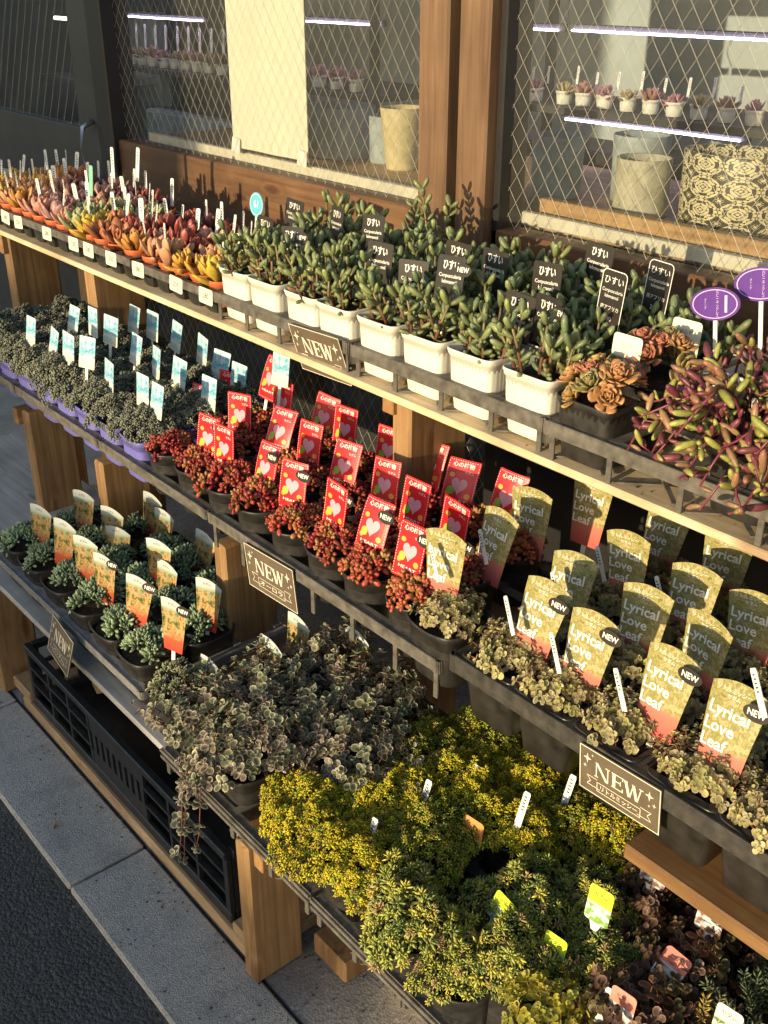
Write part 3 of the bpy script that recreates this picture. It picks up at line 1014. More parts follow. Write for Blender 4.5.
def v_corp(seed, stems=9, hmax=0.095, spread=0.036):
    """upright stems carrying crossed pairs of thick boat-shaped leaves"""
    mb = MB()
    Ps, Ds, Ns, Ls, C0, C1 = [], [], [], [], [], []
    for s in range(stems):
        a = s * GA + RNG.normal(0, .3)
        r = spread * math.sqrt((s + 0.5) / stems)
        b0 = np.array([r * math.cos(a), r * math.sin(a), 0.0])
        hgt = hmax * (0.55 + 0.5 * RNG.random()) * (1 - 0.25 * r / spread)
        lean = np.array([math.cos(a) * 0.35 * r / spread + RNG.normal(0, .16), math.sin(a) * 0.35 * r / spread + RNG.normal(0, .16), 1.0])
        lean /= np.linalg.norm(lean)
        nn = max(4, int(hgt / 0.0140))
        top = b0 + lean * hgt
        red = np.array((0.18, 0.07, 0.05))
        grn = np.array((0.20, 0.17, 0.08))
        mb.tube([b0, (b0 + top) / 2 + RNG.normal(0, .002, 3), top], [0.0028, 0.0024, 0.0018], 5, col=[red, red * 0.6 + grn * 0.4, grn])
        u, v, ax = frame_of(lean)
        ph = RNG.random() * 6.28
        for k in range(nn):
            f = (k + 0.35) / (nn - 0.5)
            c = b0 + lean * hgt * f
            an = ph + (k % 2) * PI / 2 + RNG.normal(0, .2)
            for sg in (0, PI):
                rad = math.cos(an + sg) * u + math.sin(an + sg) * v
                el = 0.18 + 0.66 * f + RNG.normal(0, .12)
                Ds.append(rad * math.cos(el) + ax * math.sin(el))
                Ns.append(-rad * math.sin(el) + ax * math.cos(el))
                Ps.append(c + rad * 0.0015)
                Ls.append(0.0205 * (0.72 + 0.35 * f) * (1 + RNG.normal(0, .13)))
                if RNG.random() < 0.10 and f < 0.5:
                    C0.append((0.24, 0.08, 0.06)), C1.append((0.17, 0.16, 0.09))
                else:
                    g = RNG.random()
                    C0.append((0.125 + .06 * g, 0.165 + .04 * g, 0.068))
                    C1.append((0.14 + .10 * g, 0.19 + .09 * g, 0.105))
    L = np.array(Ls)
    mb.instances(BOAT, Ps, Ds, Ns, L, 0.44 * L, 0.40 * L, C0, C1, bend=0.14, jit=0.25)
    return mb.data('foliage', M['leaf'], True)


def v_mound_balls(seed, n=170, rad=0.062, h=0.05, c0=(0.075, 0.085, 0.062), c1=(0.17, 0.19, 0.14)):
    mb = MB()
    pts, ax = dome_points(n, rad, h, 1.0, 0.3)
    cc = mixcol([c1, tuple(c * 1.25 for c in c1), tuple(c * 0.7 for c in c1), (0.20, 0.16, 0.13)], n, [0.45, 0.25, 0.22, 0.08])
    rosettes(mb, TINY, pts, ax, 11, 0.0075, 0.0045, 0.0038, 0.1, 1.3, c0, cc, inner=0.7, r0=0.25, rise=0.7, jit=0.25, scale=0.8 + 0.5 * RNG.random(n))
    inner = MB
    return mb.data('foliage', M['leaf'], True)


def v_jelly(seed, n=46, rad=0.05, h=0.04, green=False):
    """red jelly bean sedum: stubby rosettes of shiny beans, some with green or yellow hearts"""
    mb = MB()
    pts, ax = dome_points(n, rad, h, 1.0, 0.3)
    outs = mixcol([(0.36, 0.032, 0.032), (0.25, 0.022, 0.026), (0.44, 0.085, 0.05), (0.34, 0.17, 0.06)], n, [0.22, 0.10, 0.34, 0.34] if green else [0.42, 0.32, 0.16, 0.10])
    base = mixcol([(0.20, 0.03, 0.02), (0.34, 0.16, 0.05), (0.26, 0.24, 0.05)], n, [0.15, 0.40, 0.45] if green else [0.5, 0.32, 0.18])
    rosettes(mb, BEAN, pts, ax, 10, 0.0135, 0.0074, 0.0070, 0.15, 1.35, base, outs, inner=0.6, r0=0.2, rise=0.55, jit=0.25, pw=0.7, scale=0.8 + 0.45 * RNG.random(n))
    for p, a in zip(pts[::2], ax[::2]):
        mb.tube([(p[0] * 0.4, p[1] * 0.4, -0.006), p], [0.0022, 0.0016], 5, col=(0.16, 0.05, 0.03))
    return mb.data('foliage', M['leaf'], True)


def v_round(seed, n, rad, h, c_mid, c_edge, L=0.011, per=7, lump=0.3, droop=0, stemcol=(0.24, 0.09, 0.06), long=0.0, edge_var=None, squash=1.0):
    """sprays of small round leaves on thin stems"""
    mb = MB()
    pts, ax = dome_points(n, rad, h, squash, lump)
    if long:
        pts = pts + np.stack([RNG.normal(0, long, n), RNG.normal(0, long, n), np.abs(RNG.normal(0, long, n))], 1)
    edges = mixcol([c_edge] + (edge_var or []), n)
    mids = mixcol([c_mid, tuple(c * 1.3 for c in c_mid), tuple(c * 0.65 for c in c_mid)], n)
    rosettes(mb, ROUND, pts, ax, per, L, L * 0.9, L * 0.6, 0.0, 1.1, mids, edges, inner=0.5, r0=0.12, rise=0.35, jit=0.2, scale=0.65 + 0.6 * RNG.random(n))
    # a second, lower whorl on each stem
    low = pts - ax / np.linalg.norm(ax, axis=1)[:, None] * L * 1.15
    rosettes(mb, ROUND, low, ax, 4, L * 1.05, L * 0.95, L * 0.6, -0.15, 0.4, mids * 0.9, edges * 0.9, inner=0.9, r0=0.1, rise=0.1, jit=0.2)
    for p, a in zip(pts, ax):
        q = np.array([p[0] * 0.45, p[1] * 0.45, -0.012])
        mb.tube([q, (q + p) / 2 + np.array([0, 0, 0.004]), p], [0.0011, 0.0010, 0.0008], 4, col=stemcol)
    return mb.data('foliage', M['leaf_thin'], True)


def v_fleshy(seed, n=24, rad=0.045, h=0.028, c0=(0.055, 0.10, 0.055), c1=(0.20, 0.32, 0.15), L=0.019):
    """clusters of fleshy green rosettes"""
    mb = MB()
    pts, ax = dome_points(n, rad, h, 1.0, 0.25)
    tips = mixcol([c1, tuple(c * 1.25 for c in c1), tuple(c * 0.72 for c in c1)], n)
    rosettes(mb, BEAN, pts, ax, 15, L, L * 0.36, L * 0.30, 0.15, 1.4, c0, tips, inner=0.55, r0=0.12, rise=0.35, jit=0.2, bend=0.15, scale=0.75 + 0.45 * RNG.random(n))
    return mb.data('foliage', M['leaf'], True)


def v_moss(seed, n=230, rad=0.062, h=0.045, pal=None, w=None, base=(0.06, 0.08, 0.02), L=0.0085, lump=0.35, per=10, wid=0.32):
    """mounds of tiny star-shaped shoots"""
    mb = MB()
    pts, ax = dome_points(n, rad, h, 1.0, lump)
    pts[:, 2] += RNG.normal(0, 0.004, n)
    tips = mixcol(pal, n, w)
    sc = 0.7 + 0.6 * RNG.random(n)
    rosettes(mb, NEEDLE, pts, ax, per, L, L * wid, L * wid * 0.8, 0.1, 1.25, np.array(tips) * 0.45 + np.array(base) * 0.55, tips, inner=0.55, r0=0.1, rise=0.4, jit=0.22, pw=0.8, scale=sc)
    low = pts - ax / np.linalg.norm(ax, axis=1)[:, None] * L * 0.9
    rosettes(mb, NEEDLE, low, ax, 7, L, L * wid, L * wid * 0.8, 0.0, 0.5, base, np.array(tips) * 0.6 + np.array(base) * 0.4, inner=0.9, r0=0.1, rise=0.3, jit=0.2, scale=sc)
    return mb.data('foliage', M['leaf'], True)


def v_cabbage(seed, n=11, rad=0.042, h=0.035):
    """tight orange and olive rosettes like little roses"""
    mb = MB()
    pts, ax = dome_points(n, rad, h, 1.0, 0.2)
    tips = mixcol([(0.46, 0.22, 0.10), (0.44, 0.15, 0.10), (0.40, 0.25, 0.09), (0.26, 0.22, 0.09)], n)
    base = mixcol([(0.40, 0.24, 0.07), (0.26, 0.22, 0.07)], n)
    rosettes(mb, SPOON, pts, ax, 34, 0.017, 0.0125, 0.0035, 0.1, 1.45, base, tips, inner=0.35, r0=0.25, rise=0.45, bend=0.32, jit=0.18, scale=0.85 + 0.4 * RNG.random(n))
    return mb.data('foliage', M['leaf'], True)


def v_spiky(seed, n=14, h=0.10, rad=0.05, c0=(0.05, 0.09, 0.04), c1=(0.14, 0.19, 0.09), tip=None):
    """spruce-like stems set with needles"""
    mb = MB()
    for s in range(n):
        a = s * GA
        r = rad * math.sqrt((s + .5) / n)
        b0 = np.array([r * 0.6 * math.cos(a), r * 0.6 * math.sin(a), 0])
        d = np.array([math.cos(a) * 0.8 * r / rad + RNG.normal(0, .25), math.sin(a) * 0.8 * r / rad + RNG.normal(0, .25), 0.9])
        d /= np.linalg.norm(d)
        hh = h * (0.55 + 0.5 * RNG.random())
        top = b0 + d * hh
        mb.tube([b0, top], [0.002, 0.0012], 5, col=(0.14, 0.10, 0.06))
        k = int(hh / 0.0016)
        f = np.linspace(0.15, 1, k)
        u, v, ax = frame_of(d)
        an = np.arange(k) * GA
        radv = np.cos(an)[:, None] * u + np.sin(an)[:, None] * v
        el = 0.35 + 0.6 * f
        mb.instances(NEEDLE, b0 + d * (hh * f)[:, None], radv * np.cos(el)[:, None] + ax * np.sin(el)[:, None], -radv * np.sin(el)[:, None] + ax * np.cos(el)[:, None],
                     0.012, 0.0026, 0.0022, c0, (tip if (tip is not None and s == 0) else c1), jit=0.25)
    return mb.data('foliage', M['leaf'], True)


def v_necklace(seed, reach=0.22):
    """ruby necklace: purple runners hung with pointed green and purple beans"""
    mb = MB()
    Ps, Ds, Ns, Ls, C0, C1 = [], [], [], [], [], []
    for s in range(44):
        a = s * GA + RNG.normal(0, .3)
        L = reach * (0.35 + 0.65 * RNG.random())
        up = 0.03 + 0.075 * RNG.random()
        p0 = np.array([0.03 * math.cos(a), 0.03 * math.sin(a), 0.0])
        d = np.array([math.cos(a), math.sin(a), 0])
        side = np.array([-math.sin(a), math.cos(a), 0]) * RNG.normal(0, .35)
        pts = []
        m = 9
        for i in range(m):
            t = i / (m - 1)
            pts.append(p0 + (d + side * t) * L * t * 0.62 + np.array([0, 0, up * math.sin(min(1, t * 1.15) * PI * 0.72) * 1.15 - 0.055 * t * t * (RNG.random() * 0.8 + 0.4)]))
        pts = np.array(pts)
        pts[:, 2] = np.maximum(pts[:, 2], -0.045)
        mb.tube(pts, np.linspace(0.0021, 0.0014, m), 5, col=np.linspace((0.11, 0.02, 0.035), (0.20, 0.045, 0.07), m))
        for i in range(1, m):
            for q in range(1 + (RNG.random() < 0.75)):
                f = RNG.random()
                c = pts[i - 1] * (1 - f) + pts[i] * f
                tan = pts[i] - pts[i - 1]
                dv = RNG.normal(0, 1, 3)
                dv[2] = abs(dv[2]) * 0.9 + 0.1
                dv = dv / np.linalg.norm(dv) + 0.6 * tan / np.linalg.norm(tan)
                Ps.append(c), Ds.append(dv), Ns.append(RNG.normal(0, 1, 3))
                Ls.append(0.014 + 0.020 * RNG.random() ** 1.5)
                g = RNG.random()
                if g < 0.40:
                    C0.append((0.22, 0.24, 0.05)), C1.append((0.33, 0.32, 0.08))
                elif g < 0.72:
                    C0.append((0.28, 0.21, 0.08)), C1.append((0.30, 0.13, 0.09))
                else:
                    C0.append((0.20, 0.06, 0.065)), C1.append((0.15, 0.035, 0.055))
    L = np.array(Ls)
    mb.instances(BEAN, Ps, Ds, Ns, L, 0.26 * L + 0.0015, 0.26 * L + 0.0015, C0, C1, bend=0.2, jit=0.25)
    return mb.data('foliage', M['leaf'], True)


def v_runners(seed, n, c_mid, c_edge, direction, length, drop, L=0.015, stemcol=(0.20, 0.08, 0.06)):
    """long stems of round leaves hanging over the edge"""
    mb = MB()
    for s in range(n):
        a = direction + RNG.normal(0, .4)
        le = length * (0.5 + 0.5 * RNG.random())
        m = 10
        pts = np.array([[math.cos(a) * le * (t ** 0.7) * 0.6 + RNG.normal(0, .002) + 0.012 * (s - n / 2) / max(n, 1), math.sin(a) * le * (t ** 0.7) * 0.6, 0.035 * math.sin(t * PI) - drop * t * t * (0.6 + 0.4 * RNG.random())] for t in np.linspace(0, 1, m)])
        mb.tube(pts, np.linspace(0.0014, 0.001, m), 5, col=stemcol)
        ax = np.gradient(pts, axis=0) + np.array([0, 0, 0.01])
        rosettes(mb, ROUND, pts[1:], ax[1:], 5, L, L * 0.9, L * 0.5, 0.0, 0.7, c_mid, c_edge, inner=0.7, r0=0.12, rise=0.3, jit=0.25, scale=0.7 + 0.5 * RNG.random(m - 1))
    return mb.data('foliage', M['leaf_thin'], True)


# look-alikes share a few meshes
POT = {
    'white': pot_mesh(M['pot_white'], 0.0465, 0.035, 0.092, p=7.5, ribs=44, k=132),
    'black_round': pot_mesh(M['pot_black'], 0.045, 0.033, 0.085, p=2.0),
    'purple': pot_mesh(M['pot_purple'], 0.045, 0.034, 0.085, p=5.0),
    'black_square': pot_mesh(M['pot_black'], 0.050, 0.036, 0.088, p=4.2, sag=0.004),
    'red_small': pot_mesh(M['pot_red'], 0.0265, 0.019, 0.05, p=2.0, k=24),
    'ribbed': pot_mesh(M['pot_black'], 0.048, 0.036, 0.085, p=6.0, ribs=32, k=84),
    'black_deep': pot_mesh(M['pot_gloss'], 0.0475, 0.0335, 0.095, p=9, sag=0.003, k=56),
    'shop_white': pot_mesh(M['white'], 0.035, 0.026, 0.05, p=2.0, k=20),
}
SOIL = {'s': soil_mesh(0.043), 'r': soil_mesh(0.043, False), 'small': soil_mesh(0.0245, False)}


def pick(lst):
    return lst[int(RNG.integers(len(lst)))]


def plant(name, label, loc, pot, soil, foliage, hp, group, rz=None, cat='potted plant', sc=1.0, pot_sc=1.0, fname='foliage', tilt=(0, 0), lift=0.0, flabel=None):
    """an Empty at the pot's base > pot, soil, foliage"""
    t = thing(name, label, cat, loc, 0, group)
    p = part('pot', pot, t)
    p.scale = (pot_sc,) * 3
    z = hp * pot_sc - 0.012
    s = part('soil', soil, t, (0, 0, z))
    s.scale = (pot_sc * 0.97,) * 3
    f = part(fname, foliage, t, (0, 0, z + 0.002 + lift), (tilt[0], tilt[1], RNG.random() * 6.28 if rz is None else rz), flabel)
    f.scale = (sc, sc, sc * (0.9 + 0.2 * RNG.random()))
    return t


# ------------------------------------------------------------------ THE RACK
BOT, MIDL, MIDR, TOP = 0.356, 0.622, 0.606, 0.930
YB, YM, YT = 0.612, 0.80, 0.982
rack = thing('display_rack', 'three stepped wooden plant display rack standing on the pavement by the shop window', 'display rack', (-1.5, 0.9, 0))


def rk(name, lo, hi, mat, ch=0.002, label=None):
    mb = MB()
    c = np.array([-1.5, 0.9, 0])
    mb.box(np.array(lo) - c, np.array(hi) - c, ch=ch)
    return part(name, mb.data(name, mat, False), rack, label=label)


rk('shelf_board', (-3.6, YT - 0.002, TOP - 0.012), (0.3, 1.16, TOP), M['board'])
rk('shelf_board', (-3.6, 1.163, TOP - 0.012), (0.3, 1.36, TOP), M['board'])
rk('shelf_board', (-2.65, 0.885, MIDL - 0.012), (-0.84, 1.16, MIDL), M['board'])
rk('shelf_board', (-0.53, YM + 0.012, MIDR - 0.034), (0.3, 1.14, MIDR - 0.012), M['shaded_board'])
rk('shelf_board', (-2.75, YB + 0.003, BOT - 0.013), (-1.285, 0.98, BOT), M['grey_board'], label='grey weathered bottom board')
rk('shelf_board', (-1.28, 0.70, 0.315), (0.2, 1.05, 0.330), M['plank'])
for x in (-2.70, -2.235, -1.165, -0.25):
    rk('post', (x - 0.022, 1.015, 0.0), (x + 0.022, 1.14, TOP - 0.0125), M['post'], 0.004)
for x in (-2.245, -1.885, -1.428, 0.12):
    rk('post', (x - 0.018, 0.825, 0.0), (x + 0.018, 0.93, MIDL - 0.0125 if x < -0.8 else MIDR - 0.0345), M['post'], 0.004)
for x, zt in ((-2.125, BOT - 0.0135), (-1.083, 0.3)):
    rk('post', (x - 0.0175, 0.622, 0.0), (x + 0.0175, 0.718, zt), M['post'], 0.004)
rk('cross_beam', (-2.80, 1.0, TOP - 0.072), (-2.682, 1.34, TOP - 0.0125), M['beam'])
rk('cleat', (-2.29, 0.815, MIDL - 0.05), (-2.265, 1.1, MIDL - 0.0125), M['beam'])
rk('cleat', (-1.125, 0.64, 0.27), (-1.102, 0.95, 0.314), M['beam'])
rk('cleat', (-1.064, 0.632, 0.262), (-1.040, 0.95, 0.314), M['beam'])
rk('cleat', (-1.20, 1.006, TOP - 0.05), (-1.174, 1.3, TOP - 0.0125), M['beam'])
rk('base_plank', (-2.035, 0.638, 0.0), (-1.102, 0.80, 0.028), M['plank'], 0.003)
rk('base_plank', (-2.085, 0.640, 0.0285), (-1.995, 0.80, 0.056), M['plank'], 0.003)
rk('base_plank', (-1.165, 0.640, 0.0285), (-1.105, 0.80, 0.05), M['plank'], 0.003)
rk('base_plank', (-1.06, 0.735, 0.0), (-0.972, 0.80, 0.045), M['post'], 0.003)
rk('base_plank', (-0.93, 0.793, 0.0), (0.2, 0.835, 0.042), M['board'], 0.003)
rk('rear_post', (-3.0, 1.33, 0.0), (-2.955, 1.37, TOP - 0.0125), M['post'], 0.003)
rk('rear_post', (0.2, 1.1, 0.0), (0.245, 1.2, TOP - 0.0125), M['post'], 0.003)
rk('rear_post', (-0.2, 0.65, 0.0), (-0.16, 0.75, 0.314), M['post'], 0.003)


# ------------------------------------------------------------------ TRAYS
def carrier(label, x0, x1, y0, zb, zt, nx, ny, depth=0.31, group='black plastic pot carriers', legs=True, mat=None, rim_h=0.020, cross=True, rails=False):
    """open plastic pot carrier: rim, bars between the cells, legs and a crossed base"""
    mat = mat or M['tray']
    t = thing('pot_carrier', label, 'plant tray', (x0, y0, zb), 0, group)
    W, D, H = x1 - x0, depth, zt - zb
    px, py = W / nx, D / ny
    mb = MB()
    if rails:
        for z in (H - 0.004, H - 0.016):
            mb.box((0, 0, z - 0.0028), (W, 0.0045, z + 0.0028), ch=0.001)
        mb.box((0, 0.0047, H - 0.02), (W, 0.007, H), ch=0.0005)
    else:
        mb.box((0.006, 0, H - rim_h), (W - 0.006, 0.004, H), ch=0.0012)
        for sx, xx in ((1, 0.0), (-1, W)):   # rounded front corners
            pts = [(xx + sx * 0.008 * (1 - math.cos(a)), 0.008 * (1 - math.sin(a))) for a in np.linspace(0, PI / 2, 5)]
            for (xa, ya), (xb, yb) in zip(pts[:-1], pts[1:]):
                lo = (min(xa, xb) - 0.0004 - (0 if sx > 0 else 0.003), min(ya, yb) - 0.0004, H - rim_h + 0.0003)
                hi = (max(xa, xb) + 0.0004 + (0.003 if sx > 0 else 0), max(ya, yb) + 0.003, H - 0.0003)
                mb.box(lo, hi)
    mb.box((0.001, 0.010, H - rim_h), (0.005, D - 0.006, H - 0.0006), ch=0.001)
    mb.box((W - 0.005, 0.010, H - rim_h), (W - 0.001, D - 0.006, H - 0.0006), ch=0.001)
    mb.box((0.003, D - 0.005, H - rim_h), (W - 0.003, D - 0.001, H - 0.0006), ch=0.001)
    # top flange and bars between cells
    for i in range(nx + 1):
        xx = min(max(i * px, 0.012), W - 0.012)
        mb.box((xx - 0.007, 0.011, H - 0.0042), (xx + 0.007, D - 0.007, H - 0.0012))
    for j in range(ny + 1):
        yy = min(max(j * py, 0.0125), D - 0.0125)
        mb.box((0.0055, yy - 0.0075, H - 0.0046), (W - 0.0055, yy + 0.0075, H - 0.0016))
    # corner gussets give each cell its rounded opening
    for i in range(nx):
        for j in range(ny):
            for a, b_ in ((0, 0), (1, 0), (0, 1), (1, 1)):
                cx, cy = (i + a) * px, (j + b_) * py
                g = 0.024
                sx, sy = (1 if a == 0 else -1), (1 if b_ == 0 else -1)
                cx = min(max(cx, 0.006), W - 0.006)
                cy = min(max(cy, 0.006), D - 0.006)
                mb.add([(cx, cy, H - 0.0022), (cx + sx * g, cy, H - 0.0022), (cx, cy + sy * g, H - 0.0022)], tris=[(0, 1, 2)])
    part('rim', mb.data('rim', mat, False), t)
    if legs:
        lm = MB()
        lm.box((-0.0042, -0.002, 0.0), (0.0042, 0.002, H - rim_h + 0.001), ch=0.001)
        me = lm.data('leg', mat, False)
        for i in range(nx + 1):
            for yy in (0.0075, D - 0.008):
                part('leg', me, t, (min(max(i * px, 0.012), W - 0.012), yy, 0))
    if cross:
        cm = MB()
        for i in range(nx):
            for j in range(ny):
                a = np.array([i * px + 0.008, j * py + 0.010, 0.0035])
                b_ = np.array([(i + 1) * px - 0.008, (j + 1) * py - 0.010, 0.0035])
                for p, q in ((a, b_), (np.array([a[0], b_[1], 0.0062]), np.array([b_[0], a[1], 0.0062]))):
                    dd = (q - p)
                    L = np.linalg.norm(dd)
                    an = math.atan2(dd[1], dd[0])
                    c = (p + q) / 2
                    cm.box(c - np.array([L / 2, 0.0032, 0.0012]), c + np.array([L / 2, 0.0032, 0.0012]), rot=(0, 0, an))
        part('base_grid', cm.data('base_grid', mat, False), t)
    return t


def plug_tray(label, x0, x1, y0, zb, zt, nx, ny, depth, group):
    t = thing('plug_tray', label, 'plant tray', (x0, y0, zb), 0, group)
    W, D, H = x1 - x0, depth, zt - zb
    px, py = (W - 0.01) / nx, (D - 0.014) / ny
    mb = MB()
    mb.box((0, 0, H - 0.017), (W, 0.003, H), ch=0.001)
    mb.box((0, D - 0.003, H - 0.017), (W, D, H), ch=0.001)
    mb.box((0, 0.0032, H - 0.017), (0.003, D - 0.0032, H), ch=0.001)
    mb.box((W - 0.003, 0.0032, H - 0.017), (W, D - 0.0032, H), ch=0.001)
    for i in range(nx + 1):
        mb.box((0.005 + i * px - 0.005, 0.0035, H - 0.004), (0.005 + i * px + 0.005, D - 0.0035, H - 0.001))
    for j in range(ny + 1):
        mb.box((0.0035, 0.007 + j * py - 0.0055, H - 0.0045), (W - 0.0035, 0.007 + j * py + 0.0055, H - 0.0015))
    part('rim', mb.data('rim', M['tray'], False), t)
    cm = MB()
    for i in range(nx):
        for j in range(ny):
            cx, cy = 0.005 + (i + .5) * px, 0.007 + (j + .5) * py
            rr = min(px, py) * 0.5

            def sq(r, z):
                o = []
                for k in range(12):
                    a = 2 * PI * k / 12 + PI / 12
                    c, s = math.cos(a), math.sin(a)
                    e = (abs(c) ** 5 + abs(s) ** 5) ** 0.2
                    o.append((cx + r * c / e, cy + r * s / e, z))
                return o
            cm.loft([sq(rr * 0.66, 0.002), sq(rr * 0.74, 0.005), sq(rr * 0.95, H - 0.006)], cap0=True)
    part('cells', cm.data('cells', M['tray2'], False), t)
    return t


# top shelf
plug_tray('long black plug tray of small red pots at the left end of the top shelf', -2.925, -1.966, 0.985, TOP, TOP + 0.052, 15, 5, 0.322, 'black plug trays')
plug_tray('short black plug tray of small red pots beside the white pots', -1.961, -1.656, 0.985, TOP, TOP + 0.050, 5, 5, 0.322, 'black plug trays')
carrier('black carrier of white pots right of the small red pots', -1.653, -1.258, 0.985, TOP, TOP + 0.052, 4, 3)
carrier('black carrier of white pots left of the orange rosette pot', -1.253, -0.848, 0.985, TOP, TOP + 0.052, 4, 3)
carrier('black carrier under the trailing purple plant', -0.843, -0.42, 0.978, TOP, TOP + 0.055, 4, 3)
carrier('black carrier on the top shelf at the right edge', -0.415, 0.0, 0.978, TOP, TOP + 0.055, 4, 3)
# middle shelf
carrier('black carrier of lilac pots at the far left of the middle shelf', -2.605, -2.212, YM, MIDL, MIDL + 0.066, 4, 3, legs=False, cross=False)
carrier('black carrier of lilac pots near the first red pots', -2.208, -1.815, YM, MIDL, MIDL + 0.066, 4, 3, legs=False, cross=False)
carrier('black carrier where lilac pots meet red sedum', -1.811, -1.418, YM, MIDL, MIDL + 0.066, 4, 3, legs=False, cross=False)
carrier('black carrier of red sedum behind the middle NEW sign', -1.414, -0.838, YM, MIDL, MIDL + 0.066, 6, 3, cross=False)
carrier('deep black tray of pale leaved sedum with long yellow tags', -0.822, -0.335, YM + 0.002, MIDR, MIDR + 0.106, 5, 4, depth=0.41, rim_h=0.026, legs=False, cross=False, mat=M['tray_dark'])
carrier('deep black tray at the right edge of the middle shelf', -0.331, 0.16, YM + 0.002, MIDR, MIDR + 0.106, 5, 4, depth=0.41, rim_h=0.026, legs=False, cross=False, mat=M['tray_dark'])
# bottom shelf
carrier('grey rimmed carrier of green sedum pots on the weathered board', -2.015, -1.372, 0.622, BOT, BOT + 0.064, 6, 3, legs=False, cross=False, rim_h=0.016, mat=M['tray_grey'])
carrier('black double railed carrier under the variegated sedum', -1.275, -0.872, 0.598, 0.330, 0.378, 4, 4, depth=0.42, rails=True)
carrier('black double railed carrier under the yellow sedum', -0.868, -0.60, 0.598, 0.330, 0.376, 3, 4, depth=0.42, rails=True)
carrier('black carrier low at the bottom right corner', -0.55, 0.0, 0.66, 0.330, 0.372, 5, 4, depth=0.42, mat=M['tray2'])

# ------------------------------------------------------------------ PLANTS IN PLACE
# top shelf, left: small red pots
PAL = {
    'orange': ((0.46, 0.20, 0.05), (0.62, 0.30, 0.08)), 'amber': ((0.52, 0.28, 0.05), (0.66, 0.40, 0.08)), 'peach': ((0.46, 0.20, 0.12), (0.62, 0.34, 0.19)),
    'pink': ((0.46, 0.18, 0.13), (0.62, 0.32, 0.24)), 'purple': ((0.28, 0.14, 0.13), (0.42, 0.23, 0.22)), 'green': ((0.22, 0.28, 0.12), (0.44, 0.46, 0.22)),
    'yellow': ((0.52, 0.36, 0.04), (0.68, 0.50, 0.07)), 'rust': ((0.30, 0.10, 0.05), (0.46, 0.17, 0.08)), 'red': ((0.22, 0.045, 0.04), (0.34, 0.08, 0.06)),
    'dark': ((0.10, 0.035, 0.035), (0.17, 0.055, 0.05)), 'grey green': ((0.14, 0.18, 0.12), (0.24, 0.29, 0.20)),
}
EV = {}
for k, (a, b_) in PAL.items():
    EV[k] = [v_eche(a, b_, 0, n=int(RNG.integers(11, 15)), L=0.042, W=0.0205, H=0.010, e0=0.5, e1=1.4),
             v_eche(a, b_, 0, n=int(RNG.integers(15, 20)), L=0.038, W=0.0165, H=0.009, e0=0.42, e1=1.35)]
COLS = ['orange', 'amber', 'orange', 'amber', 'peach', 'orange', 'pink', 'pink', 'purple', 'pink', 'green', 'yellow', 'rust', 'rust', 'orange', 'peach', 'peach', 'amber', 'amber', 'yellow']
BACK = {1: ['orange', 'amber', 'orange', 'peach', 'peach', 'pink', 'purple', 'pink', 'green', 'green', 'yellow', 'rust', 'red', 'red', 'pink', 'red', 'red', 'peach', 'orange', 'amber'],
        2: ['amber', 'orange', 'amber', 'orange', 'peach', 'pink', 'purple', 'pink', 'peach', 'green', 'green', 'pink', 'red', 'red', 'red', 'pink', 'orange', 'amber', 'peach', 'grey green'],
        3: ['orange', 'rust', 'orange', 'pink', 'dark', 'purple', 'purple', 'dark', 'purple', 'pink', 'green', None, None, 'red', 'dark', 'red', None, None, 'red', None],
        4: ['orange', 'orange', 'rust', 'dark', 'dark', 'purple', 'dark', 'dark', 'red', 'dark', None, None, None, None, None, None, None, None, None, None]}
tagme = MB()
tagme.prism([(-0.0055, -0.03), (-0.0055, 0.030), (-0.004, 0.034), (0.004, 0.034), (0.0055, 0.030), (0.0055, -0.03)], -0.0005, 0.0005)
for k in range(5):
    tagme.box((-0.0028 + RNG.random() * 0.001, -0.0008, 0.024 - k * 0.0055), (0.0025 - RNG.random() * 0.0015, -0.0006, 0.0262 - k * 0.0055), m=1)
TAGME = tagme.data('tag', [M['white'], M['ink']], False)
tagm2 = MB()
tagm2.prism([(-0.0055, -0.03), (-0.0055, 0.030), (-0.004, 0.034), (0.004, 0.034), (0.0055, 0.030), (0.0055, -0.03)], -0.0005, 0.0005)
TAGMINT = tagm2.data('tag', M['mint'], False)


def stick_tag(label, p, lean=0.12, yaw=0.0, roll=0.0, mesh=None, group='white stick tags among the red pots', sc=1.0, name='stick_tag'):
    o = part(name, mesh or TAGME, None, p, (-lean, roll, yaw))
    o.scale = (sc, 1, sc)
    o['label'] = label
    o['category'] = 'plant tag'
    if group:
        o['group'] = group
    return o


for r in range(5):
    present = [k for k in range(20) if (COLS[k] if r == 0 else BACK[r][k])]
    tags = []
    for n_, k in enumerate(present):
        c = COLS[k] if r == 0 else BACK[r][k]
        x = (-2.892 + 0.0633 * k) if k < 15 else (-1.925 + 0.060 * (k - 15))
        y = 0.985 + 0.038 + 0.0616 * r
        plant('potted_rosette', '%s rosette in small red pot, %s of the plug trays, %s' % (c, ROWS[r], nth(n_, len(present))), (x + RNG.normal(0, .002), y, TOP + 0.012),
              POT['red_small'], SOIL['small'], pick(EV[c]), 0.05, 'small red pots on the top shelf', fname='rosette', sc=1.12 + 0.25 * RNG.random(), tilt=(RNG.normal(0.1, .1), RNG.normal(0, .1)))
        if RNG.random() < (0.74 if r else 0.4):
            tags.append((x, y, c))
    for n_, (x, y, c) in enumerate(tags):
        stick_tag('white stick tag by %s rosette, %s, %s' % (c, ROWS[r], nth(n_, len(tags))),
                  (x + 0.012, y + 0.018, TOP + 0.089 + RNG.random() * 0.016), 0.1 + RNG.normal(0, .08), RNG.normal(0, .3), RNG.normal(0, .10))
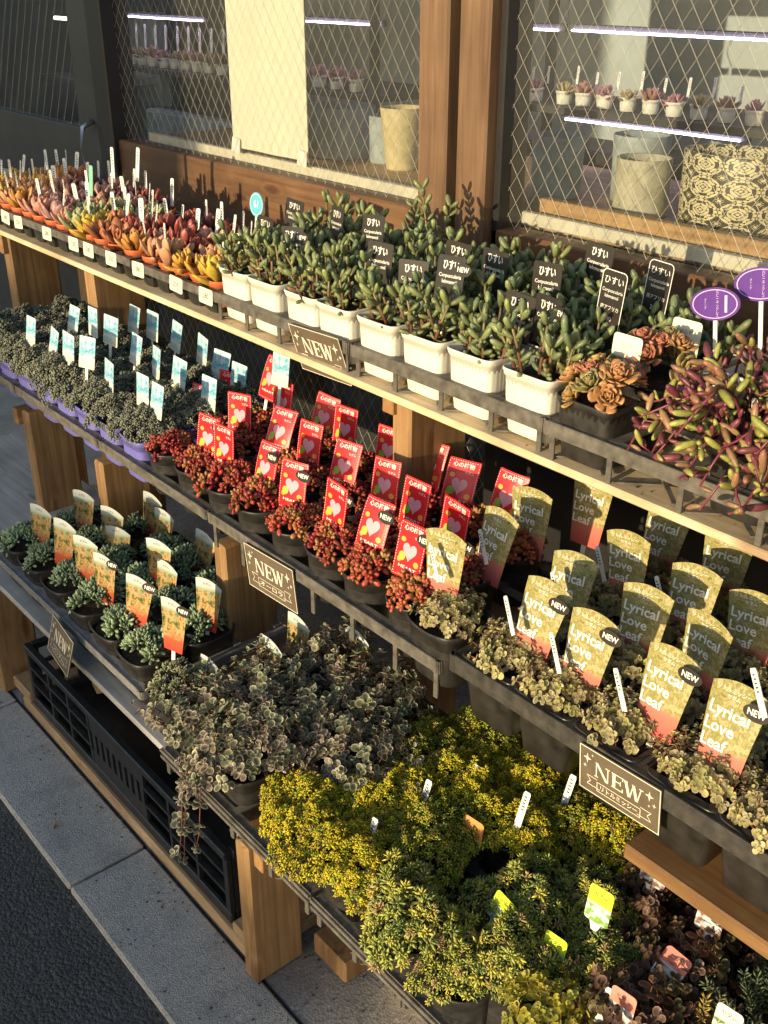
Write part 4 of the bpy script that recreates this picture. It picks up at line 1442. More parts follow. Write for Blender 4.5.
p = at(123, 178, 1.27)
stick_tag('mint green stick tag among the red pots', (-2.47, 1.16, 1.045), 0.1, 0.2, 0.05, TAGMINT, None, 1.15)
for n_, (px, py) in enumerate([(111, 150), (136, 150), (45, 152), (56, 152)]):
    q = at(px, py, 1.27)
    stick_tag('tall white stick tag against the dark door, %s of four' % nth(n_, 4), (q[0], 1.27, q[2] - 0.036), 0.05, 0.1, (0.02, 0.15, -0.08, -0.1)[n_], sc=1.25)

# price stickers on the front rims of the plug trays
PX = [(1, 196), (15, 206), (44, 220), (71, 232), (86, 239), (109, 250), (136, 259), (174, 276), (204, 288)]
for n_, (px, py) in enumerate(PX):
    q = at(px, py, 0.982)
    mb = MB()
    mb.prism(rounded(0.047, 0.029, 0.004, 3), -0.0006, 0.0, 0)
    add_text(mb, '250' if n_ % 2 else '280', 0.014, 0, 0.0145, -0.0009, 1)
    s = part('price_sticker', mb.data('sticker', [M['pale'], M['ink']], False), None, (q[0], 0.9835, TOP + 0.023), (R(-4), R(RNG.normal(0, 3)), 0))
    s['label'] = 'cream price sticker on the plug tray rim, %s' % nth(n_, len(PX))
    s['category'] = 'price sticker'
    s['group'] = 'price stickers on the plug tray rims'

# top shelf, middle: white pots
CORP = [v_corp(i, stems=15, hmax=0.088, spread=0.043) for i in range(5)]
WX = [-1.603, -1.505, -1.405, -1.305, -1.203, -1.101, -1.0, -0.90]
WHO = {2: 'half shaded', 1: '', 0: 'sunlit'}
for r in range(3):
    for k, x in enumerate(WX):
        plant('potted_ice_plant', 'upright grey green succulent in ribbed white pot, %s, %s' % (ROWS[r], nth(k, 8)), (x + RNG.normal(0, .003), 1.038 + 0.1 * r, TOP + 0.006),
              POT['white'], SOIL['s'], CORP[(k * 2 + r * 3) % 5], 0.092, 'upright succulents in white pots', sc=0.98 + 0.1 * RNG.random() + 0.10 * (r == 2), tilt=(RNG.normal(0.05, .05), RNG.normal(0, .05)))
plant('potted_ice_plant', 'one leggy grey green stem rising above the white pots by the left wooden post', (-1.455, 1.335, TOP + 0.006), POT['white'], SOIL['s'], v_corp(11, stems=4, hmax=0.18, spread=0.02), 0.092, None)
# top shelf, right
CAB = [v_cabbage(0), v_cabbage(1, 9, 0.036, 0.045)]
q = at(590, 400, 1.03)
plant('potted_rosette_cluster', 'orange and olive rose shaped rosettes in ribbed black pot at the tray corner', (-0.79, 1.03, TOP + 0.006), POT['ribbed'], SOIL['s'], CAB[0], 0.085, None, sc=1.12)
plant('potted_rosette_cluster', 'taller olive rosettes with one red rosette, behind the orange cluster', (-0.79, 1.135, TOP + 0.006), POT['ribbed'], SOIL['s'], CAB[1], 0.085, None, sc=1.15, lift=0.012)
COTY = v_corp(9, stems=14, hmax=0.07, spread=0.045)
plant('potted_ice_plant', 'dark green bushy succulent in white pot left of the first blank card', (-0.80, 1.24, TOP + 0.006), POT['white'], SOIL['s'], COTY, 0.092, None, sc=1.1)
DKE = v_eche((0.10, 0.055, 0.055), (0.17, 0.09, 0.085), 0, n=30, L=0.05, W=0.019, H=0.008, e0=0.2, e1=1.3)
plant('potted_rosette', 'large dark purple rosette in white pot under the purple oval tags', (-0.69, 1.245, TOP + 0.006), POT['white'], SOIL['s'], DKE, 0.092, None, sc=1.1, fname='rosette')
plant('potted_rosette', 'large dark purple rosette in white pot at the right picture edge', (-0.585, 1.25, TOP + 0.006), POT['white'], SOIL['s'], DKE, 0.092, None, sc=1.15, fname='rosette')
NECK = [v_necklace(0, 0.20), v_necklace(1, 0.18)]
plant('potted_trailing_plant', 'trailing plant with purple runners and green bean leaves, spilling over the tray rim', (-0.575, 1.045, TOP + 0.006), POT['black_square'], SOIL['s'], NECK[0], 0.088, None, sc=1.0, rz=0.4)
plant('potted_trailing_plant', 'second trailing purple bean plant, behind the first at the picture edge', (-0.50, 1.10, TOP + 0.012), POT['black_square'], SOIL['s'], NECK[1], 0.088, None, sc=1.05, rz=2.0)
plant('potted_trailing_plant', 'third trailing purple bean plant, cut by the right picture edge', (-0.44, 1.02, TOP + 0.006), POT['black_square'], SOIL['s'], NECK[0], 0.088, None, sc=1.0, rz=3.3)

# middle shelf, left: lilac pots
MND = [v_mound_balls(i, 230, 0.057, 0.046, (0.10, 0.11, 0.08), (0.25, 0.265, 0.19)) for i in range(4)]
PXS = [-1.705 - 0.0965 * k for k in range(9)][::-1]
for r in range(3):
    for k, x in enumerate(PXS):
        plant('potted_blue_sedum', 'grey green sedum mound in lilac pot, %s, %s' % (ROWS[r], nth(k, 9)), (x + RNG.normal(0, .003), 0.855 + 0.1 * r, MIDL + 0.016),
              POT['purple'], SOIL['s'], MND[(k + r * 2) % 4], 0.085, 'grey green sedum in lilac pots', sc=0.98 + 0.14 * RNG.random())
# middle shelf, centre: red jelly bean sedum
JEL = [v_jelly(i, int(30 + 3 * i), 0.038 + 0.001 * i, 0.028 + 0.002 * i) for i in range(4)] + [v_jelly(i, 34, 0.041, 0.030, True) for i in range(2)]
RXS = [-1.612 + 0.0953 * k for k in range(8)]
for r in range(3):
    for k, x in enumerate(RXS):
        plant('potted_red_sedum', 'red bean leaved sedum in round black pot, %s, %s' % (ROWS[r], nth(k, 8)), (x + RNG.normal(0, .004), 0.853 + 0.1 * r, MIDL + 0.018),
              POT['black_round'], SOIL['r'], JEL[4 + (k + r) % 2 if (k >= 6 or (k + 2 * r) % 7 == 4) else (k * 2 + r) % 4], 0.085, 'red sedum in round black pots', sc=0.94 + 0.12 * RNG.random(), lift=-0.002)
# middle shelf, right: pale leaves under the long yellow tags
LYR = [v_round(i, 110, 0.048, 0.026, (0.40, 0.38, 0.16), (0.68, 0.56, 0.29), L=0.0077, per=7, edge_var=[(0.60, 0.40, 0.30), (0.52, 0.48, 0.20), (0.68, 0.58, 0.38)], long=0.006) for i in range(4)]
plant('potted_pale_sedum', 'pale pink leaved sedum in square black pot at the right end of the red sedum', (-0.868, 0.848, MIDL + 0.018), POT['black_square'], SOIL['s'], LYR[0], 0.088, None, sc=0.95, lift=0.004)
LXS = [-0.765 + 0.0965 * k for k in range(6)]
for r in range(4):
    for k, x in enumerate(LXS):
        if x > -0.3 - 0.03 * r and k > 4:
            continue
        plant('potted_pale_sedum', 'pale yellow sedum under the Lyrical cards, %s, %s' % (ROWS[r], nth(k, 7)), (x + RNG.normal(0, .003), 0.857 + 0.1 * r, MIDR + 0.012),
              POT['black_deep'], SOIL['s'], LYR[(k + r) % 4], 0.095, 'pale leaved sedum in the deep tray', sc=1.0 + 0.08 * RNG.random(), lift=0.004)

# bottom shelf, left: green fleshy sedum
FLE = [v_fleshy(i, 17, 0.036, 0.022, (0.10, 0.15, 0.085), (0.30, 0.39, 0.22), L=0.020) for i in range(4)]
BXS = [-1.955 + 0.1035 * k for k in range(6)]
for r in range(3):
    for k, x in enumerate(BXS):
        if r == 2 and k == 5:
            continue
        plant('potted_green_sedum', 'fleshy green sedum in black square pot, %s, %s' % (ROWS[r], nth(k, 6 if r < 2 else 5)), (x + RNG.normal(0, .003), 0.682 + 0.1 * r, BOT + 0.006),
              POT['black_square'], SOIL['s'], FLE[(k + r) % 4], 0.088, 'green sedum on the weathered board', pot_sc=1.06, sc=0.92 + 0.15 * RNG.random())

# bottom shelf, middle: variegated sedum
VM, VE = (0.11, 0.125, 0.075), (0.78, 0.72, 0.50)
VAR = [v_round(i, 115, 0.070, 0.038, VM, VE, L=0.0128, per=6, edge_var=[(0.60, 0.46, 0.38), (0.50, 0.52, 0.34)], long=0.022, stemcol=(0.17, 0.06, 0.05), lump=0.5) for i in range(3)]
VARS = [(-1.225, 0.665, 'nearest the weathered board'), (-1.11, 0.665, 'at the front rail'), (-1.215, 0.775, 'behind the leftmost one'), (-1.10, 0.77, 'in the middle of its tray'),
        (-1.19, 0.885, 'at the back beside the middle post'), (-1.07, 0.88, 'at the back below the NEW sign'), (-1.0, 0.785, 'beside the yellow mounds')]
for n_, (x, y, s) in enumerate(VARS):
    plant('potted_variegated_sedum', 'sedum with pale edged round leaves, %s' % s, (x, y, 0.340), POT['black_square'], SOIL['s'], VAR[n_ % 3], 0.088, 'variegated sedum on the bottom shelf', sc=0.95 + 0.12 * RNG.random())
t = thing('potted_variegated_sedum', 'sedum with long leafy runners hanging over the front rail', 'potted plant', (-1.165, 0.645, 0.340), 0, None)
part('pot', POT['black_round'], t).scale = (0.9, 0.9, 0.9)
part('foliage', v_runners(0, 5, VM, VE, -PI / 2 - 0.5, 0.17, 0.20, 0.0135), t, (0, 0, 0.075))
GFS = v_fleshy(7, 34, 0.046, 0.03, (0.10, 0.12, 0.07), (0.27, 0.30, 0.17), 0.012)
plant('potted_green_sedum', 'small grey green sedum in black pot where the weathered board ends', (-1.318, 0.668, 0.357), POT['black_square'], SOIL['s'], GFS, 0.088, None, sc=1.0)

# bottom shelf, right: yellow, green and bronze mounds
YP = [(0.70, 0.58, 0.03), (0.60, 0.51, 0.03), (0.36, 0.42, 0.04), (0.70, 0.50, 0.04), (0.26, 0.20, 0.07)]
YEL = [v_moss(i, 640, 0.077, 0.042, YP, [0.44, 0.26, 0.13, 0.12, 0.05], (0.24, 0.25, 0.02), L=0.0066, per=9, lump=0.5, wid=0.42) for i in range(3)]
OLV = [v_moss(i, 520, 0.075, 0.040, [(0.38, 0.40, 0.05), (0.54, 0.50, 0.04), (0.26, 0.31, 0.04), (0.48, 0.34, 0.06)], [0.4, 0.28, 0.22, 0.1], (0.14, 0.14, 0.02), L=0.0064, per=9, wid=0.42) for i in range(2)]
GRN = [v_moss(i, 240, 0.066, 0.042, [(0.44, 0.48, 0.10), (0.66, 0.60, 0.11), (0.24, 0.31, 0.09), (0.58, 0.40, 0.18)], [0.38, 0.30, 0.20, 0.12], (0.09, 0.11, 0.03), L=0.0105, wid=0.3, lump=0.55, per=12) for i in range(3)]
BRZ = [v_round(i, 80, 0.062, 0.036, (0.12, 0.07, 0.04), (0.28, 0.14, 0.09), L=0.0115, per=5, edge_var=[(0.26, 0.17, 0.09), (0.15, 0.16, 0.06), (0.36, 0.22, 0.17), (0.10, 0.045, 0.03)], long=0.016, stemcol=(0.12, 0.06, 0.04)) for i in range(2)]
GLD = v_round(3, 70, 0.055, 0.045, (0.36, 0.36, 0.06), (0.52, 0.46, 0.08), L=0.013, per=7, edge_var=[(0.42, 0.42, 0.10), (0.60, 0.42, 0.05)], long=0.006, stemcol=(0.2, 0.14, 0.05))
SPK = [v_spiky(0, 12, 0.085, 0.05), v_spiky(1, 11, 0.085, 0.05, (0.10, 0.11, 0.05), (0.20, 0.22, 0.11), (0.62, 0.46, 0.05))]
BOTTOM = [
    (-0.955, 0.668, YEL[0], 'potted_yellow_sedum', 'bright yellow sedum mound at the front rail, left of the green one', 1.0),
    (-0.845, 0.655, YEL[1], 'potted_yellow_sedum', 'brightest yellow sedum mound, spilling over the front rail', 1.05),
    (-0.905, 0.775, YEL[2], 'potted_yellow_sedum', 'yellow sedum mound with a small white tag at its left', 1.0),
    (-0.80, 0.765, OLV[0], 'potted_yellow_sedum', 'olive yellow sedum mound in front of the two orange cards', 1.0),
    (-0.96, 0.885, OLV[1], 'potted_yellow_sedum', 'olive yellow sedum mound beside the variegated sedum', 1.0),
    (-0.86, 0.88, YEL[0], 'potted_yellow_sedum', 'yellow sedum mound in the third row, left one', 0.98),
    (-0.755, 0.87, YEL[1], 'potted_yellow_sedum', 'yellow sedum mound in the third row, right one', 1.0),
    (-0.91, 0.985, OLV[0], 'potted_yellow_sedum', 'olive sedum mound in the shade below the middle shelf', 1.05),
    (-0.80, 0.98, YEL[2], 'potted_yellow_sedum', 'yellow sedum mound at the back below the deep tray corner', 1.0),
    (-0.635, 0.985, YEL[1], 'potted_yellow_sedum', 'orange yellow sedum mound just below the NEW sign', 0.95),
    (-0.705, 0.955, OLV[1], 'potted_yellow_sedum', 'olive yellow sedum mound at the back left of the orange yellow one', 0.95),
    (-0.715, 0.648, GRN[0], 'potted_green_moss_sedum', 'big green needle leaved mound at the end of the front rail', 1.12),
    (-0.630, 0.655, GRN[2], 'potted_green_moss_sedum', 'small green mound low at the corner of the bottom tray', 0.72),
    (-0.655, 0.79, GRN[1], 'potted_green_moss_sedum', 'green needle leaved mound between the orange and lime cards', 0.98),
    (-0.605, 0.70, GRN[2], 'potted_green_moss_sedum', 'green needle leaved mound with pinkish tips in front of the first lime card', 0.98),
    (-0.585, 0.86, GRN[0], 'potted_green_moss_sedum', 'green needle leaved mound behind the second lime card', 0.85),
    (-0.525, 0.695, GLD, 'potted_golden_sedum', 'golden green broad leaved sedum at the bottom picture edge', 0.85),
    (-0.52, 0.79, GRN[1], 'potted_green_moss_sedum', 'dark green mound between the two lime cards', 0.85),
    (-0.545, 0.93, BRZ[0], 'potted_bronze_sedum', 'bronze leaved sedum at the back beside the first pink card', 1.05),
    (-0.455, 0.86, BRZ[1], 'potted_bronze_sedum', 'bronze leaved sedum below the second pink card', 1.1),
    (-0.455, 0.965, BRZ[0], 'potted_bronze_sedum', 'bronze leaved sedum behind the second pink card', 1.05),
    (-0.45, 0.76, BRZ[1], 'potted_bronze_sedum', 'bronze leaved sedum behind the pink and white card', 1.05),
    (-0.385, 0.80, SPK[1], 'potted_needle_sedum', 'needle leaved sedum with one yellow tip at the bottom edge', 1.0),
    (-0.365, 0.90, SPK[0], 'potted_needle_sedum', 'grey green spruce like sedum in the bottom right corner', 1.1),
    (-0.30, 0.83, SPK[0], 'potted_needle_sedum', 'spruce like sedum beyond the bottom right corner', 1.1),
    (-0.37, 1.0, BRZ[1], 'potted_bronze_sedum', 'bronze leaved sedum in the last row under the deep tray', 1.0),
]
for x, y, f, nm, lb, sc in BOTTOM:
    plant(nm, lb, (x, y, 0.335 if x < -0.69 or nm == 'potted_yellow_sedum' else 0.324), POT['black_round' if nm != 'potted_bronze_sedum' else 'black_square'], SOIL['r'], f, 0.085, None, sc=sc)

# ------------------------------------------------------------------ TAGS AND SIGNS
def badge_mesh():
    b = MB()
    b.prism(disc(0.0155, 0.0095), -0.0016, -0.0004, 0)
    add_text(b, 'NEW', 0.0105, 0, 0, -0.0019, 1, width=0.021, bold=0.02)
    return b.data('badge', [M['black_card'], M['white_ink']], False)


BADGE = badge_mesh()


def card_things(name, me_card, letters, rows, ydef, cat, group, labels, W, Ht, badge=None, stake=True, lean=0.17, yaw0=0.02, yawv=0.11):
    """rows = list of (row word, Y, [(px, py) of the card's upper left corner])"""
    for rw, Y, lst in rows:
        for n_, (px, py) in enumerate(lst):
            q = at(px, py, Y)
            ry = RNG.normal(yaw0, yawv)
            ln = lean + RNG.normal(0, .05)
            zt = q[2] - Ht
            t = thing(name, labels(rw, n_, len(lst)), cat, (q[0] + W / 2, Y - math.sin(ln) * Ht, zt), 0, group)
            t.rotation_euler = (-ln, RNG.normal(0.02, .05), ry)
            mc, ls = (me_card, letters) if me_card is not None else pick(letters)
            part('card', mc, t)
            for nm, me in ls:
                part(nm, me, t)
            if badge and badge(rw, n_):
                part('badge', BADGE, t, (W / 2 - 0.002, -0.001, Ht - 0.017), (0, 0, 0))
            if stake:
                part('stake', STAKE, t)


sb = MB()
sb.prism([(-0.004, -0.07), (-0.004, 0.004), (0.004, 0.004), (0.004, -0.07), (0, -0.078)], 0.0004, 0.0014)
sb2 = MB()
sb2.prism([(-0.004, -0.012), (-0.010, 0.004), (0.010, 0.004), (0.004, -0.012)], 0.0004, 0.0012)
STAKE2 = sb2.data('stake', M['white'], False)
STAKE = sb.data('stake', M['white'], False)

def grid_card(rows, bend, nx=8, th=0.0004):
    """card cut to rows of (z, half width), bowed along its height"""
    mb = MB()
    H = rows[-1][0]
    V = []
    for y in (-th, th):
        for z, hw, arch in rows:
            for i in range(nx + 1):
                u = -1 + 2 * i / nx
                zz = z + arch * (1 - u * u)
                V.append((hw * u, y + bend * (zz / H) ** 2 + 0.25 * bend * u * u, zz))
    n, m = len(rows), nx + 1
    Q = []
    for j in range(n - 1):
        for i in range(nx):
            a = j * m + i
            Q.append((a, a + 1, a + m + 1, a + m))
            b_ = a + n * m
            Q.append((b_, b_ + m, b_ + m + 1, b_ + 1))
    o = n * m
    for j in range(n - 1):
        Q.append((j * m, (j + 1) * m, (j + 1) * m + o, j * m + o))
        Q.append((j * m + nx, j * m + nx + o, (j + 1) * m + nx + o, (j + 1) * m + nx))
    for i in range(nx):
        Q.append((i, i + o, i + 1 + o, i + 1))
        k = (n - 1) * m
        Q.append((k + i, k + i + 1, k + i + 1 + o, k + i + o))
    mb.add(V, Q)
    return mb


def bowed(me, bend, H, hw):
    c = me.copy()
    for v in c.vertices:
        v.co.y += bend * (max(v.co.z, 0) / H) ** 2 + 0.25 * bend * (v.co.x / hw) ** 2
    return c


# blue cards
cm = MB()
cm.prism(rounded(0.047, 0.064, 0.002, 2), -0.0004, 0.0004)
blue = cm.data('card', M['blue_print'], False)
lm = MB()
add_text(lm, 'ブルー', 0.009, -0.006, 0.0585, -0.0008)
for k in range(3):
    lm.box((0.012, -0.0009, 0.048 - 0.006 * k), (0.021, -0.0007, 0.050 - 0.006 * k))
for k in range(3):
    lm.box((-0.02, -0.0009, 0.006 + 0.004 * k), (0.018 - 0.006 * k, -0.0007, 0.0072 + 0.004 * k))
bl_l = lm.data('lettering', M['teal_ink'], False)
card_things('blue_plant_card', blue, [('lettering', bl_l)], [
    ('front row', 0.872, [(27, 314), (49, 325), (62, 329.5), (84, 333.6), (103, 357), (137, 371), (152, 380)]),
    ('second row', 0.972, [(70, 303), (88, 305), (105, 313), (131, 331), (151, 344), (173, 354.5), (203, 373)]),
    ('third row', 1.072, [(109, 293), (129.5, 303), (147, 308.6), (171, 318.7), (195.7, 332), (216, 347), (233, 360), (276, 349)])],
    None, 'plant tag', 'blue plant cards among the lilac pots', lambda r, i, n: 'white and blue plant photo card, %s, %s' % (r, nth(i, n)), 0.047, 0.064)

# red heart cards
REDROWS = [(0.0, 0.0255, 0), (0.002, 0.027, 0)] + [(0.082 * k / 8, 0.027, 0) for k in range(1, 8)] + [(0.080, 0.027, 0), (0.082, 0.0255, 0)]
redc = None
lm = MB()
add_text(lm, '心の植物', 0.0088, 0.0, 0.0725, -0.0008, 0, width=0.036, bold=0.015)
add_text(lm, 'セダム', 0.005, 0.012, 0.0625, -0.0008, 0)
add_text(lm, 'HEART', 0.006, 0.0, 0.0165, -0.0008, 0, width=0.034, bold=0.01)
for z in (0.003, 0.079):
    for k in range(13):
        lm.box((-0.024 + k * 0.004, -0.0009, z - 0.0004), (-0.0222 + k * 0.004, -0.0007, z + 0.0004))
for x in (-0.0252, 0.0252):
    for k in range(18):
        lm.box((x - 0.0004, -0.0009, 0.005 + k * 0.0041), (x + 0.0004, -0.0007, 0.007 + k * 0.0041))
red_l = lm.data('lettering', M['white_ink'], False)
hm = MB()
th = np.linspace(0, 2 * PI, 40)[:-1]
hx, hz = 16 * np.sin(th) ** 3, 13 * np.cos(th) - 5 * np.cos(2 * th) - 2 * np.cos(3 * th) - np.cos(4 * th)
hm.prism([(x * 0.00084, 0.041 + z * 0.00092) for x, z in zip(hx, hz)], -0.0011, -0.0005)
heart = hm.data('heart', M['pink_ink'], False)
gm = MB()
gm.prism(disc(0.0065, 0.0068, -0.0125, 0.0315, 14), -0.0015, -0.0006, 0)
gm.prism(disc(0.004, 0.004, -0.017, 0.0255, 10), -0.0014, -0.0006, 1)
gm.prism(disc(0.0048, 0.0038, -0.015, 0.0555, 10), -0.0015, -0.0006, 1)
gm.prism(disc(0.005, 0.0045, 0.0165, 0.0265, 10), -0.0015, -0.0006, 1)
rb = gm.data('picture', [M['green_ink'], M['orange_ink']], False)
REDV = [(grid_card(REDROWS, b_).data('card', M['red_card'], False), [('lettering', bowed(red_l, b_, 0.082, 0.027)), ('heart', bowed(heart, b_, 0.082, 0.027)), ('picture', bowed(rb, b_, 0.082, 0.027))]) for b_ in (0.0, 0.007, -0.004, 0.012)]
card_things('red_heart_card', None, REDV, [
    ('front row', 0.872, [(201, 410.6), (218, 420.6), (257, 438.8), (283, 456.6), (327.5, 475), (364, 493), (404, 516)]),
    ('second row', 0.972, [(189, 381.6), (236, 389), (274, 403), (300, 418), (338, 436), (377, 455), (407, 473), (443, 492)]),
    ('third row', 1.072, [(225, 367.5), (263, 353), (277.5, 377), (315, 390), (338, 402), (381.5, 422), (421, 437), (454, 454), (496, 467)])],
    None, 'plant tag', 'red heart cards among the red sedum', lambda r, i, n: 'red plant card with pink heart, %s, %s' % (r, nth(i, n)), 0.054, 0.082,
    badge=lambda r, i: r == 'front row' and i != 1, yaw0=0.14)

# long yellow cards with curved tops
LR = [(0.0, 0.024, 0)] + [(0.103 * k / 9, 0.024 + 0.010 * (k / 9), 0.009 * (k / 9) ** 2) for k in range(1, 10)]
lm = MB()
add_text(lm, 'Lyrical', 0.0188, -0.0285, 0.077, -0.0008, 0, align='LEFT', bold=0.018)
add_text(lm, 'Love', 0.0188, -0.0285, 0.0585, -0.0008, 0, align='LEFT', bold=0.018)
add_text(lm, 'Leaf', 0.0188, -0.0275, 0.040, -0.0008, 0, align='LEFT', bold=0.018)
add_text(lm, 'リトルミッシー', 0.006, -0.006, 0.1005, -0.0008, 0)
add_text(lm, 'セダム', 0.0055, -0.004, 0.094, -0.0008, 0)
lyr_l = lm.data('lettering', M['white_ink'], False)
LYRV = [(grid_card(LR, b_).data('card', M['lyr'], False), [('lettering', bowed(lyr_l, b_, 0.103, 0.034))]) for b_ in (0.0, 0.008, -0.005, 0.014)]
card_things('yellow_leaf_card', None, LYRV, [
    ('front row', 0.872, [(436, 520.7), (521.6, 571.6), (571, 602), (648, 637), (715, 674.5)]),
    ('second row', 0.972, [(481, 501), (556, 547.5), (626, 578), (687.5, 600)]),
    ('third row', 1.072, [(521.6, 480), (618.7, 523), (681, 555), (742, 583)]),
    ('fourth row', 1.172, [(580, 470), (650, 498), (712, 524)])],
    None, 'plant tag', 'long yellow cards reading Lyrical Love Leaf', lambda r, i, n: 'yellow card reading Lyrical Love Leaf, %s, %s' % (r, nth(i, n)), 0.062, 0.112,
    badge=lambda r, i: r == 'front row', stake=True, lean=0.13, yaw0=0.10)
# the small white sticks beside them
for n_, (px, py, Y) in enumerate([(431, 546, .84), (480, 530, .94), (506, 597, .84), (552, 634, .84), (617, 670, .84), (598, 547, 1.04), (658, 577, 1.04), (756, 670, .84), (553, 573, .94)]):
    q = at(px, py, Y)
    stick_tag('small white price stick beside the yellow cards, %s' % nth(n_, 9), (q[0] + 0.008, Y, q[2] - 0.025), 0.1, -0.2, -0.62, group='small white price sticks among the pale sedum', sc=0.78)

# photo cards of the green sedum
cm = MB()
top = [(-0.029 + 0.058 * k / 8, 0.094 + 0.007 * (1 - (k / 4 - 1) ** 2) - 0.012 * k / 8) for k in range(9)]
cm.prism([(-0.020, 0.0)] + top + [(0.020, 0.0)], -0.0004, 0.0004)
sed = cm.data('card', M['sedum_print'], False)
lm = MB()
add_text(lm, 'セダム', 0.006, -0.004, 0.086, -0.0008)
sed_l = lm.data('lettering', M['ink'], False)
card_things('sedum_photo_card', sed, [('lettering', sed_l)], [
    ('front row', 0.705, [(35, 500), (59, 514), (80, 531), (100, 549), (130, 569), (167, 592.5)]),
    ('second row', 0.805, [(81, 486), (105.6, 502), (115.6, 521.6), (153, 534), (162.5, 556), (206, 573)]),
    ('third row', 0.905, [(122, 476), (146, 488), (159, 504), (196, 524.7)])],
    None, 'plant tag', 'photo cards of the green sedum', lambda r, i, n: 'curved photo card among green sedum, %s, %s' % (r, nth(i, n)), 0.050, 0.099,
    badge=lambda r, i: r == 'front row' and i >= 3, lean=0.14, yaw0=0.34)
for (px, py, Y, lb) in ((197, 655, 0.71, 'narrow curved photo card standing in the pale edged sedum near the post'), (257, 635, 0.80, 'narrow curved photo card standing right of the middle post'),
                        (285, 612, 0.88, 'shaded curved photo card in the variegated sedum at the back'), (343, 626, 0.93, 'shaded photo card with red foot below the middle NEW sign')):
    q = at(px, py, Y)
    t = thing('sedum_photo_card', lb, 'plant tag', (q[0] + 0.02, Y, q[2] - 0.099), 0.1)
    t.rotation_euler = (-0.14, 0.05, 0.1)
    part('card', sed, t)
    part('lettering', sed_l, t)
    part('stake', STAKE, t)

# small cards on the bottom right
def small_card(key, px, py, Y, lb, w=0.034, h=0.046, yaw=0.1, roll=0.0, lean=0.2, stick=False, text='セダム'):
    q = at(px, py, Y)
    cm = MB()
    cm.prism(rounded(w, h, 0.005, 3), -0.0004, 0.0004)
    t = thing('small_plant_card', lb, 'plant tag', (q[0] + w / 2, Y, q[2] - h - 0.001))
    t.rotation_euler = (-lean, roll, yaw)
    part('card', cm.data('card', M[key], False), t)
    lm = MB()
    add_text(lm, text, 0.0062, 0, h * 0.78, -0.0008)
    part('lettering', lm.data('lettering', M['ink'], False), t)
    part('stake', STAKE2, t)
    return t


small_card('card_orange', 406, 831, 0.735, 'orange topped card on the green mound', 0.036)
small_card('card_orange', 462, 815, 0.80, 'orange topped card half sunk in the yellow sedum', 0.034)
small_card('card_orange', 541, 845, 0.90, 'brown shaded card behind the olive mound', 0.03)
small_card('card_lime', 487, 887, 0.735, 'lime topped card leaning right over the green mound', 0.034, yaw=0.0, roll=0.25)
small_card('card_lime', 588, 884, 0.80, 'lime topped card standing tallest, right of the others', 0.034, 0.05)
small_card('card_lime', 543, 931, 0.745, 'lime topped card with a white stick behind it', 0.032, 0.048)
small_card('card_pink', 643, 853, 0.90, 'pink topped card nearest the NEW sign', 0.036, 0.04)
small_card('card_pink', 700, 893, 0.89, 'pink topped card beside the wooden shelf edge', 0.034, 0.05)
small_card('card_pink', 653, 948, 0.80, 'pink card fallen flat in the bronze sedum', 0.034, 0.04, lean=0.9, roll=0.2)
small_card('card_pink', 610, 986, 0.725, 'pink and white card at the bottom edge', 0.032, 0.044)
small_card('card_pink', 237, 711, 0.72, 'small pink card in the variegated sedum, left one', 0.030, 0.034, lean=0.5)
small_card('card_pink', 279, 742, 0.70, 'small pink card in the variegated sedum, right one', 0.030, 0.034, lean=0.5)
small_card('card_white', 716, 1003, 0.76, 'plain white card in the needle leaved sedum', 0.03, 0.04)
for n_, (px, py, Y) in enumerate([(318, 780, .72), (368, 818, .70), (374, 755, .83), (422, 780, .80), (431, 733, .94), (470, 765, .88), (520, 792, .86), (566, 775, .95), (601, 988, .725), (540, 938, .75), (430, 706, 1.0)]):
    q = at(px, py, Y)
    stick_tag('small white stick tag in the yellow and green mounds, %s' % nth(n_, 11), (q[0] + 0.006, Y, q[2] - 0.03), 0.2, 0.2, 0.12, group='white stick tags in the mounds', sc=0.95)

# black name cards of the white pots
cm = MB()
cm.prism(rounded(0.052, 0.066, 0.004, 3), -0.0004, 0.0004)
blk = cm.data('card', M['black_card'], False)
lm = MB()
add_text(lm, 'ひすい', 0.015, 0.0, 0.052, -0.0008, 0, width=0.030, bold=0.02)
add_text(lm, 'Corpuscularia', 0.0075, 0, 0.0375, -0.0008, 0, width=0.042, bold=0.01)
add_text(lm, 'lehmannii', 0.0075, 0, 0.029, -0.0008, 0, width=0.028, bold=0.01)
blk_l = lm.data('lettering', M['white_ink'], False)
card_things('black_name_card', blk, [('lettering', blk_l)], [
    ('front row', 1.062, [(286, 224), (371, 239), (404, 257), (442.5, 252), (506, 289), (535, 292)]),
    ('second row', 1.165, [(257.5, 214), (329, 204), (366, 212), (447, 239), (483, 246.5), (537, 259)]),
    ('third row', 1.265, [(286, 197), (586, 240)])],
    None, 'plant tag', 'black name cards among the white pots', lambda r, i, n: 'small black card with white writing, %s, %s' % (r, nth(i, n)), 0.052, 0.066,
    badge=lambda r, i: r == 'front row' and i in (0, 3, 5), lean=0.12)
cm = MB()
cm.prism(rounded(0.044, 0.11, 0.007, 4), -0.0006, 0.0006)
tall = cm.data('card', M['black_card'], False)
rm = MB()
o, i_ = rounded(0.0446, 0.1106, 0.0073, 4, 0, -0.0003), rounded(0.0424, 0.1084, 0.0063, 4, 0, 0.0008)
k = len(o)
rm.add([(x, -0.0009, z) for x, z in o] + [(x, -0.0009, z) for x, z in i_], [(j, (j + 1) % k, k + (j + 1) % k, k + j) for j in range(k)])
edge = rm.data('edge_line', M['white_ink'], False)
lm = MB()
